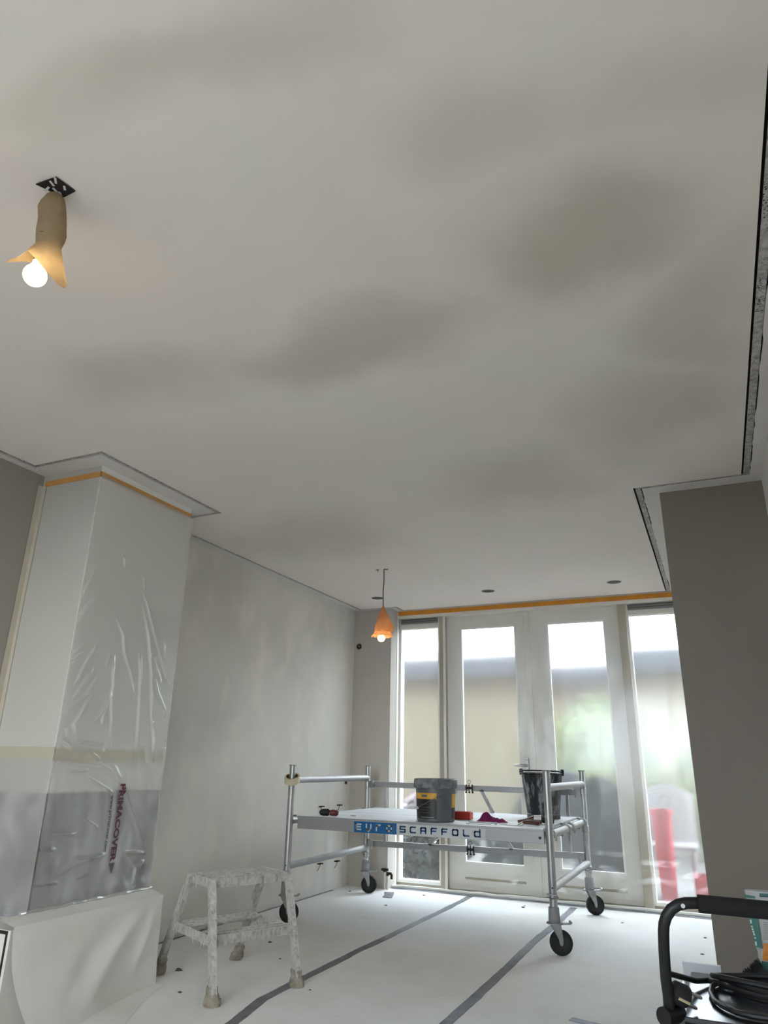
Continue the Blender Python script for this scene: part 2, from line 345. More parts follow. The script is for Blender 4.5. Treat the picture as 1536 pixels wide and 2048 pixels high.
def sroot(name, base=(0, 0, 0)):
    e = bpy.data.objects.new(name, None); C.objects.link(e); e.location = base; BASE[e.name] = Vector(base); e['kind'] = 'structure'; return e
def text_mesh(txt, size, weight=0.0, shear=0.0):
    cu = bpy.data.curves.new('lettering', 'FONT'); cu.body = txt; cu.size = size; cu.offset = weight; cu.shear = shear; cu.resolution_u = 3
    ob = bpy.data.objects.new('lettering', cu); C.objects.link(ob); dg = bpy.context.evaluated_depsgraph_get()
    me = bpy.data.meshes.new_from_object(ob.evaluated_get(dg)); vs = [v.co.copy() for v in me.vertices]; fs = [tuple(p.vertices) for p in me.polygons]
    bpy.data.objects.remove(ob); bpy.data.curves.remove(cu); bpy.data.meshes.remove(me); return vs, fs

# ------------------------------------------------------------------ the room
XW, XR, YB, YREAR = -3.361, 0.40, 6.608, -2.6
YP, XP = 4.143, -0.134          # pier
YD = 6.85                        # face of the garden doors
CX, CY0, CY1 = -2.92, 2.59, 3.355   # chimney breast
ZT = 2.66
struct('floor', MB().box(XW - .2, XR + .2, YREAR - .2, 7.02, -0.1, 0), 'floor_fleece')
struct('wall_left', MB().box(XW - .2, XW, CY1, YB + .4, -0.05, ZT), 'plaster_left')
struct('wall_left_front', MB().box(XW - .2, XW, YREAR - .2, CY1, -0.05, ZT), 'plaster_midtone')
struct('wall_right', MB().box(XR, XR + .2, YREAR - .2, YP, -0.05, ZT), 'paint_white')
struct('wall_pier', MB().box(XP, XR + .2, YP, YP + .1, -0.05, ZT), 'plaster_dark')
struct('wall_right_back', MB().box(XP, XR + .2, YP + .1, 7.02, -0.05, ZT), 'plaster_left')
nb = MB().box(XW, -2.94, YB, 6.76, -0.05, ZT); struct('wall_niche', nb, 'plaster_niche')
rw = MB(); rw.box(XW, XR, YREAR - .15, YREAR, -.05, .95); rw.box(XW, XR, YREAR - .15, YREAR, 2.45, ZT); rw.box(XW, -2.95, YREAR - .15, YREAR, .95, 2.45); rw.box(-.05, XR, YREAR - .15, YREAR, .95, 2.45)
struct('wall_rear', rw, 'paint_white')
wr = sroot('fill_window_3', (-1.5, YREAR - .08, .95))  # unseen window behind the camera, added and sized for fill light
for x in (-2.95, -1.53, -.11): obj('window_frame', MB().box(x, x + .06, YREAR - .12, YREAR - .04, .95, 2.45), 'frame_paint', wr)
for xa, xb in ((-2.89, -1.53), (-1.47, -.11)):
    obj('window_frame', MB().box(xa, xb, YREAR - .12, YREAR - .04, .95, 1.02), 'frame_paint', wr); obj('window_frame', MB().box(xa, xb, YREAR - .12, YREAR - .04, 2.38, 2.45), 'frame_paint', wr)
    obj('pane', MB().box(xa, xb, YREAR - .085, YREAR - .08, 1.02, 2.38), 'glass', wr)

# ceiling: plastered field, metal stop bead around it, border strip against the walls
TR = [(-3.276, YREAR), (-3.276, 2.446), (-2.779, 2.446), (-2.779, 3.496), (-3.265, 3.496), (-3.265, 6.542), (-2.854, 6.542), (-2.854, 6.72), (-.268, 6.72), (-.268, 4.011), (.295, 4.011), (.295, YREAR)]
struct('ceiling', MB().box(XW - .2, XR + .2, YREAR - .2, 7.02, ZT, ZT + .1), 'slab_dark')
fld = MB().plate([(x, y, HC) for x, y in TR], (0, 0, 1), 0.012)
ceil = bpy.data.objects['ceiling']
obj('plaster_field', fld, 'plaster_ceiling', ceil)
def offset(poly, ds):   # per-edge outward offset of the open chain, mitred
    n = len(poly); out = []
    edges = []
    for i in range(n - 1):
        a = Vector((poly[i][0], poly[i][1])); b = Vector((poly[i + 1][0], poly[i + 1][1])); d = (b - a).normalized(); nn = Vector((-d.y, d.x))
        edges.append((a + nn * ds[i], d))
    for i in range(n):
        if i == 0: out.append(tuple(edges[0][0]))
        elif i == n - 1:
            a, d = edges[-1]; out.append(tuple(a + d * (Vector(poly[-1]) - Vector(poly[-2])).length))
        else:
            (a, d), (b, e) = edges[i - 1], edges[i]; den = d.x * e.y - d.y * e.x
            k = ((b - a).x * e.y - (b - a).y * e.x) / den; out.append(tuple(a + d * k))
    return out
NE = len(TR) - 1
w1 = [0.010] * NE; w2 = [0.026] * NE; w3 = [0.034] * NE
for i in (8, 10): w2[i] = 0.040; w3[i] = 0.046
w2[7] = .022; w3[7] = .029; w2[6] = .022; w3[6] = .029
w4 = [0.16] * NE
o1, o2, o3, o4 = offset(TR, w1), offset(TR, w2), offset(TR, w3), offset(TR, w4)
t = NT('bead_metal'); g = t.noise(40, 4, 0.6); gl = t.noise(5, 3, 0.5)
vo = t.n('ShaderNodeTexVoronoi'); vo.inputs['Scale'].default_value = 95; t.l(t.tc.outputs['Object'], vo.inputs['Vector'])
hole = t.math('MULTIPLY', t.math('LESS_THAN', vo.outputs[0], 0.30), t.ramp(gl, [(0.46, (0, 0, 0, 1)), (0.56, (1, 1, 1, 1))]))
t.pbr(t.mix(hole, t.ramp(g, [(0.35, lin((140, 138, 134))), (0.6, lin((190, 187, 182)))]), lin((40, 38, 36))), 0.7, 0.0, t.bump(g, 0.6, 0.004)); MAT['bead_metal'] = t.m
for i in range(NE):
    a = MB()
    a.add([(*o1[i], HC + .003), (*o1[i + 1], HC + .003), (*o2[i + 1], HC + .003), (*o2[i], HC + .003), (*o1[i], HC + .009), (*o1[i + 1], HC + .009), (*o2[i + 1], HC + .009), (*o2[i], HC + .009)],
          [(0, 1, 2, 3), (7, 6, 5, 4), (0, 4, 5, 1), (1, 5, 6, 2), (2, 6, 7, 3), (3, 7, 4, 0)])
    struct('trim_%d' % (i + 1), a, 'bead_metal')
    # border strip, its inner edge ragged where filler was left standing
    p0, p1 = Vector(o3[i]), Vector(o3[i + 1]); q0, q1 = Vector(o4[i]), Vector(o4[i + 1]); L = (p1 - p0).length; k = max(2, int(L / 0.02)); ib, ob_ = [], []
    inw = (Vector(o2[i]) - Vector(o3[i])).normalized()
    for j in range(k + 1):
        s_ = j / k; p = p0.lerp(p1, s_); nn = noise.noise(Vector((p.x * 3.1, p.y * 3.1, i * 7.3))) + .5 * noise.noise(Vector((p.x * 14, p.y * 14, i)))
        if 0 < j < k and nn > 0.02: p = p + inw * min(0.0078, (nn - .02) * .05)
        ib.append((p.x, p.y, HC)); q = q0.lerp(q1, s_); ob_.append((q.x, q.y, HC))
    b = MB().add(ib + ob_ + [(x, y, z + .01) for x, y, z in ib] + [(x, y, z + .01) for x, y, z in ob_],
                 [(j, j + 1, k + 1 + j + 1, k + 1 + j) for j in range(k)] + [(2 * k + 2 + j, 3 * k + 3 + j, 3 * k + 3 + j + 1, 2 * k + 2 + j + 1) for j in range(k)] + [(j + 1, j, 2 * k + 2 + j, 2 * k + 2 + j + 1) for j in range(k)])
    obj('border_strip', b, 'plaster_border', ceil)

# chimney breast
ch = sroot('wall_chimney', (CX, CY0, 0))
obj('breast', MB().box(XW - .05, CX - .003, CY0, CY1, 0, ZT), 'chimney_front_shaded', ch); obj('breast_side_lit', MB().box(CX - .003, CX, CY0, CY1, 0, ZT), 'paint_white', ch)  # front toned darker, side skin lighter: their shading is in the colour
fs = MB().box(XW, CX + .006, CY0 - .006, CY1 + .004, .40, .925); obj('fireplace_stone', fs, 'fire_stone', ch)
tag(obj('masking_tape', MB().box(XW + .02, CX, CY0 - .0015, CY0, 1.075, 1.135), 'cream_tape', origin=(CX, CY0, 1.07)), 'cream tape running level across the narrow face of the chimney breast', 'tape')
tag(obj('masking_tape', MB().box(CX, CX + .0015, CY0 - .0015, CY1, 1.07, 1.128), 'cream_tape', origin=(CX, CY1, 1.07)), 'cream tape running level under the plastic sheet on the chimney breast', 'tape')
tp = MB()
za = [atY(80, 966, CY0).z, atY(202, 944, CY0).z]
tp.box(XW + .015, CX + .002, CY0 - .002, CY0, 2.548, 2.580)
tag(obj('masking_tape', tp, 'orange_tape_pale', origin=(CX, CY0, 2.55)), 'short orange tape along the narrow face of the chimney breast under the ceiling', 'tape')
tp = MB().box(CX, CX + .002, CY0 - .002, CY1, 2.548, 2.580)
tag(obj('masking_tape', tp, 'orange_tape_pale', origin=(CX, CY1, 2.55)), 'long orange tape along the wide face of the chimney breast under the ceiling', 'tape')
tp = MB().grid([[(XW + .002 + .001, CY0 - .035 - .004 * noise.noise(Vector((0, 0, z * 3))), z), (XW + .006, CY0 - .006, z), (XW + .03 + .006 * noise.noise(Vector((5, 0, z * 2))), CY0 - .003, z)] for z in [0.45 + i * .05 for i in range(43)]])
tag(obj('masking_tape', tp, 'corner_tape', origin=(XW, CY0, .45)), 'pale upright tape sealing the corner of wall and chimney breast', 'tape')

# ---- garden doors and side lights
trm = sroot('trim_20', (-1.54, YD, 2.57))
XS = dict(l0=-2.94, g0=-2.918, g1=-2.487, m1=-2.422, mid0=-1.615, mid1=-1.556, m2=-.713, m3=-.640, r=XP)
obj('head_board', MB().box(-2.94, XP, 6.77, 7.02, 2.535, ZT), 'frame_paint', trm)
obj('mullion', MB().box(XS['g1'], XS['m1'], 6.80, 6.95, 0, 2.535), 'frame_beige', trm, bevel=.004)
obj('mullion', MB().box(XS['m2'], XS['m3'], 6.80, 6.95, 0, 2.535), 'frame_beige', trm, bevel=.004)
obj('mullion_lip', MB().box(XS['m1'] - .018, XS['m1'] + .004, 6.792, 6.80, 0, 2.535), 'bead_white', trm)
obj('jamb_strip', MB().box(-2.985, -2.936, 6.76, 6.80, 0, 2.6), 'frame_paint', trm)
obj('jamb', MB().box(-3.02, -2.938, 6.80, 6.95, 0, 2.535), 'frame_beige', trm)
obj('threshold', MB().box(-2.94, XP, 6.87, 7.02, 0, .035), 'frame_beige', trm)
tp = MB().box(-2.93, XP - .0, 6.764, 6.77, 2.565, 2.608); tag(obj('masking_tape', tp, 'orange_tape', origin=(-1.5, 6.765, 2.565)), 'deep orange tape along the head of the garden doors', 'tape')
def sidelight(name, x0, x1):
    r = sroot(name, ((x0 + x1) / 2, YD, 0))
    obj('window_frame', MB().box(x0, x0 + .022, 6.83, 6.92, .035, 2.535), 'bead_white', r); obj('window_frame', MB().box(x1 - .022, x1, 6.83, 6.92, .035, 2.535), 'bead_white', r)
    obj('window_frame', MB().box(x0 + .022, x1 - .022, 6.83, 6.92, .035, .06), 'bead_white', r)
    obj('vent_grille', MB().box(x0 + .02, x1 - .02, 6.815, 6.92, 2.482, 2.53), 'grey_vent', r)
    for k in range(4): obj('vent_slat', MB().box(x0 + .03, x1 - .03, 6.808, 6.815, 2.487 + k * .011, 2.493 + k * .011), 'slab_dark' if k % 2 else 'grey_vent', r)
    obj('window_frame', MB().box(x0 + .022, x1 - .022, 6.84, 6.92, 2.435, 2.482), 'grey_vent' if False else 'frame_paint', r)
    pn = obj('pane', MB().box(x0 + .022, x1 - .022, 6.885, 6.89, .06, 2.435), 'glass', r)
    zf = .46 if name == 'window_1' else .06
    obj('dimming_film', MB().add([(x0 + .022, 6.878, zf), (x1 - .022, 6.878, zf), (x1 - .022, 6.878, 2.435), (x0 + .022, 6.878, 2.435)], [(0, 1, 2, 3)]), 'pane_film', pn)
sidelight('window_1', XS['l0'], XS['g1']); sidelight('window_2', XS['m3'], XP)
def leaf(name, x0, x1, gx0, gx1):
    r = sroot(name, ((x0 + x1) / 2, YD, 0)); y0, y1 = YD, YD + .055; zb, zt, g0, g1 = .02, 2.535, .24, 2.412
    obj('stile', MB().box(x0, gx0, y0, y1, zb, zt), 'frame_paint', r); obj('stile', MB().box(gx1, x1, y0, y1, zb, zt), 'frame_paint', r)
    obj('rail', MB().box(gx0, gx1, y0, y1, g1, zt), 'frame_paint', r); obj('rail', MB().box(gx0, gx1, y0, y1, .125, g0), 'frame_paint', r)
    obj('rail', MB().box(gx0, gx1, y0, y1, zb, .105), 'frame_paint', r); obj('panel_groove', MB().box(gx0, gx1, y0 + .012, y1, .105, .125), 'frame_beige', r)
    for a in ((gx0, gx0 + .014, g0, g1), (gx1 - .014, gx1, g0, g1), (gx0 + .014, gx1 - .014, g0, g0 + .014), (gx0 + .014, gx1 - .014, g1 - .014, g1)):
        obj('glazing_bead', MB().box(a[0], a[1], y0 - .006, y0 + .03, a[2], a[3]), 'bead_white', r)
    pn = obj('pane', MB().box(gx0 + .014, gx1 - .014, y0 + .03, y0 + .035, g0 + .014, g1 - .014), 'glass', r)
    obj('dimming_film', MB().add([(gx0 + .014, y0 + .026, g0 + .014), (gx1 - .014, y0 + .026, g0 + .014), (gx1 - .014, y0 + .026, g1 - .014), (gx0 + .014, y0 + .026, g1 - .014)], [(0, 1, 2, 3)]), 'pane_film', pn)
    return r
d1 = leaf('door_1', XS['m1'] + .004, -1.588, -2.268, -1.699); d2 = leaf('door_2', -1.584, XS['m2'] - .004, -1.388, -.842)
obj('astragal', MB().box(-1.615, -1.556, 6.828, 6.85, .03, 2.53), 'frame_paint', d1, bevel=.003)
hp = obj('handle_plate', MB().box(-1.655, -1.622, 6.818, 6.832, 1.0, 1.16), 'steel', d1, bevel=.003)
obj('screw', MB().cyl((-1.638, 6.81, 1.145), (-1.638, 6.82, 1.145), .005, 8), 'dark_seam', hp)
obj('door_handle', MB().tube([(-1.638, 6.825, 1.095), (-1.638, 6.775, 1.097), (-1.652, 6.765, 1.098), (-1.74, 6.762, 1.096)], [.011, .011, .011, .010], 12), 'steel', d1, smooth=True)
# protective film hung over the whole front
N = 140; MZ = 110; P_ = []
for i in range(MZ + 1):
    row = []; z = .02 + (2.555 - .02) * i / MZ
    for j in range(N + 1):
        x = -2.925 + (XP - .004 + 2.925) * j / N
        nn = .006 * noise.noise(Vector((x * 3, 1, z * 1.2))) + .003 * noise.noise(Vector((x * 9, 2, z * 3))) + (.012 * noise.noise(Vector((x * 6, 4, z * 14))) if z < .4 else 0)
        yy = 6.785 + nn if z > .06 else 6.785 + nn - (.06 - z) * 1.2
        row.append((x, yy, z))
    P_.append(row)
fmroot = thing('plastic_film', (-1.54, 6.78, .02), 'dusty translucent plastic film hanging over the garden doors', 'plastic film')
fo = obj('film_sheet', MB().grid(P_), 'door_film', fmroot, smooth=True)
hm = []
for j in range(160):
    x = -2.93 + (XP + 2.93) * j / 159; hm.append((x, 6.705 + .02 * noise.noise(Vector((x * 2.2, 3, 0))), .016 + .010 * noise.noise(Vector((x * 7, 9, 0)))))
obj('rolled_hem', MB().tube(hm, .016, 8), 'drape_fleece', fmroot, smooth=True)
obj('hem_tape', MB().tube([(x, y - .035, .004) for x, y, z in hm], .022, 6, sx=1.0).add([], []) if False else MB().grid([[(x, y - .016, .010), (x, y - .045, .003)] for x, y, z in hm]), 'duct_tape', fmroot)

# ------------------------------------------------------------------ wall fittings
hole = thing('socket_box', (-3.306, YB, 2.236), 'round open socket box low of the ceiling in the niche wall', 'socket')
hole['label'] = 'round open junction hole in the niche wall beside the garden doors'
c0 = Vector((-3.306, YB, 2.236)); axm = Matrix.Rotation(PI / 2, 3, 'X')
obj('rim', MB().lathe(c0, [(.026, .001), (.034, .004), (.036, 0)], 24, axm), 'socket_cream', hole); obj('cavity', MB().lathe(c0, [(0, .0015), (.027, .002)], 24, axm), 'socket_dark', hole); obj('cable_stub', MB().tube([c0 + Vector((-.006, 0, .008)), c0 + Vector((.004, -.012, .002)), c0 + Vector((.012, -.012, -.006))], .005, 8), 'socket_cream', hole)
vl = thing('radiator_valves', (-2.93, YB - .03, 0), 'pair of dark pipe valves on short white pipes beside the doors', 'valve')
for k, (x, z) in enumerate(((-2.955, .165), (-2.925, .135))):
    obj('pipe', MB().cyl((x, YB - .03, 0), (x, YB - .03, z - .01), .009, 10), 'pipe_white', vl, smooth=True)
    vv = obj('valve', MB().cyl((x, YB - .03, z - .02), (x, YB - .03, z + .012), .013, 10).cyl((x - .03 * (k == 0), YB - .03, z), (x + .035, YB - .03, z), .012, 10), 'valve_dark', vl, smooth=True)
obj('elbow', MB().tube([(-2.895, YB - .03, .135), (-2.885, YB - .03, .125), (-2.885, YB - .03, .09)], .012, 10), 'valve_dark', vl, smooth=True)
for i, (u, v) in enumerate(((640, 1613), (676, 1610), (637, 1727), (671, 1722))):
    p = atX(u, v, XW); b = MB()
    for s_ in (-1, 1): b.cyl((XW, p.y + s_ * .02, p.z), (XW + .035, p.y + s_ * .02, p.z), .006, 8)
    b.bar((XW + .028, p.y - .02, p.z), (XW + .028, p.y + .02, p.z), .006, .008)
    b.tube([(XW + .03, p.y - .02, p.z), (XW + .022, p.y - .026, p.z - .03), (XW + .006, p.y - .03, p.z - .055)], .0025, 6)
    lbs = ('upper dark radiator bracket stub on the bare wall, farther from the niche', 'upper dark radiator bracket stub on the bare wall, beside the niche corner', 'lower dark radiator bracket stub on the bare wall, farther from the niche', 'lower dark radiator bracket stub on the bare wall, beside the niche corner')
    tag(obj('wall_bracket', b, 'valve_dark', origin=(XW, p.y, p.z)), lbs[i], 'bracket', 'radiator bracket stubs')
# recessed lamp holes
for i, (u, v) in enumerate(((755, 1196), (976, 1182), (1228, 1164))):
    p = atZ(u, v, HC); lb = ('round unfitted spotlight hole in the ceiling next to the hanging lamp', 'middle round spotlight hole in the ceiling before the garden doors', 'round spotlight hole in the ceiling above the door side nearest the pier')[i]
    h = thing('spotlight_hole', (p.x, p.y, HC - .003), lb, 'spotlight', 'ceiling spotlight holes')
    obj('ring', MB().lathe((p.x, p.y, HC), [(.058, -.001), (.064, -.003), (.068, -.0005)], 32), 'plaster_border', h); obj('cavity', MB().lathe((p.x, p.y, HC), [(0, -.0015), (.058, -.0012)], 32), 'cavity_grey', h)

# ------------------------------------------------------------------ hanging lamps
def horiz(v): v = Vector(v); v.z = 0; return v.normalized()
lp = atZ(112, 373, HC)
lamp = thing('wrapped_ceiling_lamp', (lp.x, lp.y, 2.30), 'ceiling lamp wrapped in tan paper with a lit round bulb, near a black ceiling box', 'lamp')
cor = [atZ(u, v, HC - .002) for u, v in ((72, 367), (112, 353), (151, 381), (128, 393))]
obj('ceiling_box', MB().plate(cor, (0, 0, -1), .004), 'box_black', lamp)
sc_b = MB()
for (u, v, du, dv) in ((100, 362, 8, 10), (110, 355, 2, 12), (98, 374, -8, 8), (106, 376, 8, 8), (128, 372, 2, 8), (118, 384, 4, 6)):
    a = atZ(u, v, HC - .008); b_ = atZ(u + du, v + dv, HC - .009); sc_b.bar(a, b_, .006, .002)
obj('plaster_scraps', sc_b, 'paper_scrap', lamp)
rr, uu = horiz(AX_R), Vector((0, 0, 1)); ff = horiz(AX_F)
lc = atZ(107, 385, HC); K = 40; G_ = []
def lampP(u, v, t_=0.0):
    k = ray(u, v); p = CAM + k * ((lc - CAM).dot(ff) / k.dot(ff)); return p + ff * t_
for (v, ul, ur) in [(388, 104, 118), (392, 97, 124), (398, 90, 128), (408, 82, 130), (420, 78, 131), (432, 78, 131), (444, 78, 131), (455, 76, 131), (466, 74, 131), (476, 73, 129), (485, 73, 125), (494, 74, 122)]:
    pa, pb_ = lampP(ul, v), lampP(ur, v); cc = (pa + pb_) / 2; hw = (pb_ - pa) / 2; row = []
    for j in range(K + 1):
        an = 2 * PI * j / K; n_ = 1 + .07 * noise.noise(Vector((math.cos(an) * 2, math.sin(an) * 2, v * .09))) + .16 * (abs(noise.noise(Vector((math.cos(an) * 1.5, math.sin(an) * 1.5, v * .10)))) - .2)
        row.append(cc + hw * (math.cos(an) * n_) + ff * (hw.length * .85 * math.sin(an) * n_))
    G_.append(row)
ctl = [(0, (130, 577), 0), (.10, (129, 560), .02), (.22, (112, 520), .04), (.34, (80, 508), .04), (.44, (40, 513), .02), (.5, (9, 525), 0), (.56, (38, 527), -.02), (.66, (60, 523), -.035), (.72, (69, 521), -.04), (.80, (90, 543), -.04), (.90, (110, 567), -.03), (.97, (124, 579), -.01), (1.0, (130, 577), 0)]
def edge(f_):
    for i in range(len(ctl) - 1):
        if ctl[i][0] <= f_ <= ctl[i + 1][0]:
            k = (f_ - ctl[i][0]) / (ctl[i + 1][0] - ctl[i][0]); A1, A2 = ctl[i], ctl[i + 1]; return lampP(A1[1][0] + (A2[1][0] - A1[1][0]) * k, A1[1][1] + (A2[1][1] - A1[1][1]) * k, A1[2] + (A2[2] - A1[2]) * k)
neck = G_[-1]
for tt in [i / 10 for i in range(1, 11)]:
    row = []
    for j in range(K + 1):
        e = edge(j / K); p = neck[j].lerp(e, tt); nn = .006 * math.sin(PI * tt) * noise.noise(p * 22)
        row.append(p + ff * nn + rr * nn * .5)
    G_.append(row)
wrap = obj('paper_wrap', MB().grid(G_), 'kraft_paper', lamp, smooth=True)
obj('crease_shade_line', MB().tube([lampP(74 + 40 * k / 8, 479 - 3 * math.sin(PI * k / 8) + k * .7, -.030 * math.sin(PI * (k + .4) / 10) - .003) for k in range(9)], .0011, 6), 'cardboard', wrap)  # dark line painting the shade of a fold
bc = lampP(70, 551)
def bulb(parent, c, r, top):
    prof = [(0.001, -r)] + [(r * math.cos(a), r * math.sin(a)) for a in [(-80 + 10 * k) * PI / 180 for k in range(14)]] + [(r * .45, r * 1.15), (r * .42, r * 1.5)]
    b = obj('bulb', MB().lathe(c, prof, 28), 'bulb_glow', parent, smooth=True)
    obj('lamp_socket', MB().tube([c + Vector((0, 0, r * 1.45)), top], [r * .46, r * .5], 16), 'cardboard', parent, smooth=True)
bulb(lamp, bc, .0305, lampP(98, 470))
# small pendant
q = atZ(768, 1138, HC)
pen = thing('pendant_lamp', (q.x, q.y, 2.0), 'bare bulb pendant on a dark cord, its fitting wrapped in crumpled peach paper', 'lamp')
obj('cord', MB().tube([(q.x, q.y, HC), (q.x + .002, q.y, HC - .1), (q.x - .004, q.y, HC - .2), (q.x, q.y, 2.28)], .004, 8), 'cord_brown', pen, smooth=True)
hk = MB(); hk.tube([(q.x, q.y, HC), (q.x + .02, q.y, HC - .006), (q.x + .035, q.y, HC - .006), (q.x + .035, q.y, HC + .0)], .004, 6); hs = MB().tube([(q.x - .06, q.y, HC), (q.x - .055, q.y, HC - .02)], .003, 6); hs.tube([(q.x - .075, q.y, HC - .002), (q.x - .045, q.y, HC - .002)], .003, 6)
obj('ceiling_hook', hk, 'cord_brown', pen); obj('ceiling_screw', hs, 'cord_brown', pen)
G_ = []
for (z, r, dx) in [(2.30, .006, 0), (2.28, .014, 0), (2.25, .026, 0), (2.22, .040, 0), (2.19, .052, .004), (2.16, .066, .008), (2.13, .074, .012), (2.10, .072, .01), (2.085, .064, .0), (2.07, .070, -.004), (2.058, .082, -.008), (2.05, .084, -.008)]:
    row = []
    for j in range(K + 1):
        a = 2 * PI * j / K; ca, sa = math.cos(a), math.sin(a)
        n_ = 1 + .22 * noise.noise(Vector((ca * 1.8, sa * 1.8, z * 16))) + .12 * noise.noise(Vector((ca * 5, sa * 5, z * 40)))
        row.append(Vector((q.x, q.y, z)) + rr * dx + (rr * ca + ff * sa) * r * n_ + uu * (.012 * noise.noise(Vector((ca * 2, sa * 2, 5))) if z < 2.07 else 0))
    G_.append(row)
obj('paper_wrap', MB().grid(G_), 'peach_paper', pen, smooth=True)
bulb(pen, Vector((q.x - .012, q.y, 2.040)), .030, Vector((q.x, q.y, 2.19)))

# ------------------------------------------------------------------ plastic sheet on the chimney breast
XF = CX + .010
R1 = lambda L: [(90 + x / 4.453, 1080 + y / 4.453) for x, y in L]
R2 = lambda L: [(x / 3.657, 1380 + y / 3.657) for x, y in L]
ridges = [R1(L) for L in ([(865, 450), (900, 560), (960, 820), (1030, 1080), (1070, 1240), (1100, 1290)], [(870, 560), (920, 870), (940, 1200), (940, 1550), (965, 1960)], [(840, 1010), (845, 1150), (830, 1500), (800, 2030)],
    [(640, 700), (690, 850), (700, 1000), (750, 1180), (790, 1400)], [(610, 1030), (600, 1200), (600, 1300), (580, 1400), (585, 1600), (575, 1850)], [(580, 1010), (540, 1140)], [(460, 930), (350, 1100), (260, 1290)],
    [(470, 1200), (370, 1360), (190, 1530)], [(560, 1420), (500, 1540), (400, 1650)], [(560, 1450), (510, 1560), (500, 1650)], [(400, 1380), (300, 1570), (250, 1640), (280, 1770)], [(970, 1230), (1000, 1370), (1060, 1510), (1060, 1570)],
    [(1065, 910), (1060, 1040)], [(330, 930), (190, 1070)], [(420, 1150), (220, 1460)], [(450, 260), (280, 580)], [(430, 510), (250, 740)], [(300, 680), (240, 800)], [(955, 1360), (955, 1950)], [(180, 1670), (195, 1760)], [(880, 330), (885, 450)],
    [(700, 150), (710, 240)], [(330, 1000), (190, 1110)], [(150, 1780), (230, 1850), (300, 1800), (530, 1830)], [(520, 1800), (520, 1900)], [(400, 1900), (480, 1960)], [(960, 1080), (1020, 1260)], [(890, 1860), (905, 2020)], [(130, 1450), (150, 1540)], [(100, 1560), (125, 1610)])]
ridges += [R2(L) for L in ([(640, 640), (720, 690), (820, 750)], [(720, 540), (800, 600), (870, 690)], [(880, 640), (960, 900), (1060, 1190)], [(620, 950), (710, 1010)], [(540, 1230), (640, 1225), (760, 1210)], [(380, 1050), (550, 1055)], [(560, 1380), (640, 1335)],
    [(960, 1440), (985, 1300), (1050, 1250)], [(420, 1360), (560, 1260)], [(180, 1440), (420, 1410)], [(1000, 1000), (1060, 1100)], [(420, 520), (560, 545), (720, 560)], [(500, 600), (640, 590)], [(240, 1170), (400, 1170)], [(560, 1270), (760, 1200)], [(900, 1200), (980, 1300)], [(900, 1190), (1060, 1190)],
    [(830, 560), (880, 650)], [(340, 700), (300, 900), (210, 1220), (110, 1560)], [(250, 1000), (140, 1400)])]
ny, nz_ = 210, 590
ys = np.linspace(CY0, CY1 + .012, ny); zs = np.linspace(.425, 2.56, nz_)
YY, ZZ = np.meshgrid(ys, zs); Hh = np.zeros_like(YY)
for k, L in enumerate(ridges):
    pts = [atX(u, v, XF) for u, v in L]; best = np.full(YY.shape, 9.0); tpos = np.zeros_like(YY)
    m_ = len(pts) - 1
    for i in range(m_):
        a, b = pts[i], pts[i + 1]; dy, dz = b.y - a.y, b.z - a.z; L2 = dy * dy + dz * dz + 1e-9
        s_ = np.clip(((YY - a.y) * dy + (ZZ - a.z) * dz) / L2, 0, 1); dd = np.hypot(YY - a.y - s_ * dy, ZZ - a.z - s_ * dz)
        up_ = dd < best; best = np.where(up_, dd, best); tpos = np.where(up_, (i + s_) / m_, tpos)
    fade = np.clip(np.minimum(tpos, 1 - tpos) * 5, 0, 1)
    wd = .0048 + .002 * ((k * 7) % 3); Hh += (.014 if len(L) > 2 else .010) * np.exp(-(best / wd) ** 2) * (.25 + .75 * fade)
Hh = np.minimum(Hh, .020)
for i in range(nz_):
    if zs[i] < 1.15:
        for j in range(ny): Hh[i, j] += .004 * noise.noise(Vector((ys[j] * 9, zs[i] * 6, 3))) + .003 * noise.noise(Vector((ys[j] * 22, zs[i] * 12, 8)))
def film_x(y, z):
    j = int(round((y - ys[0]) / (ys[1] - ys[0]))); i = int(round((z - zs[0]) / (zs[1] - zs[0])))
    return XF + float(Hh[min(max(i, 0), nz_ - 1), min(max(j, 0), ny - 1)])
sheet = thing('plastic_sheet', (XF, (CY0 + CY1) / 2, .425), 'clear wrinkled plastic sheet taped over the wide face of the chimney breast, with red lettering', 'plastic sheet')
obj('sheet', MB().grid([[(XF + Hh[i, j], ys[j], zs[i]) for j in range(ny)] for i in range(nz_)]), 'sheet_film', sheet, smooth=True)
bh = []
for j in range(60):
    y = CY0 - .06 + (CY1 - CY0 + .07) * j / 59; bh.append((CX + .02 + .006 * noise.noise(Vector((y * 9, 0, 0))), y, .432 + .006 * noise.noise(Vector((y * 14, 5, 0)))))
obj('gathered_hem', MB().tube(bh, [.008 + .004 * noise.noise(Vector((p[1] * 20, 2, 2))) for p in bh], 8), 'sheet_film', sheet, smooth=True)
fp = []
for i in range(30):
    z = .44 + (1.135 - .44) * i / 29; fp.append([(CX + .012 - .44 * s_ + 0.0, CY0 - .012 - .004 * noise.noise(Vector((s_ * 9, z * 7, 1))), z) for s_ in [k / 14 for k in range(15)]])
obj('side_flap', MB().grid(fp), 'sheet_film', sheet, smooth=True)
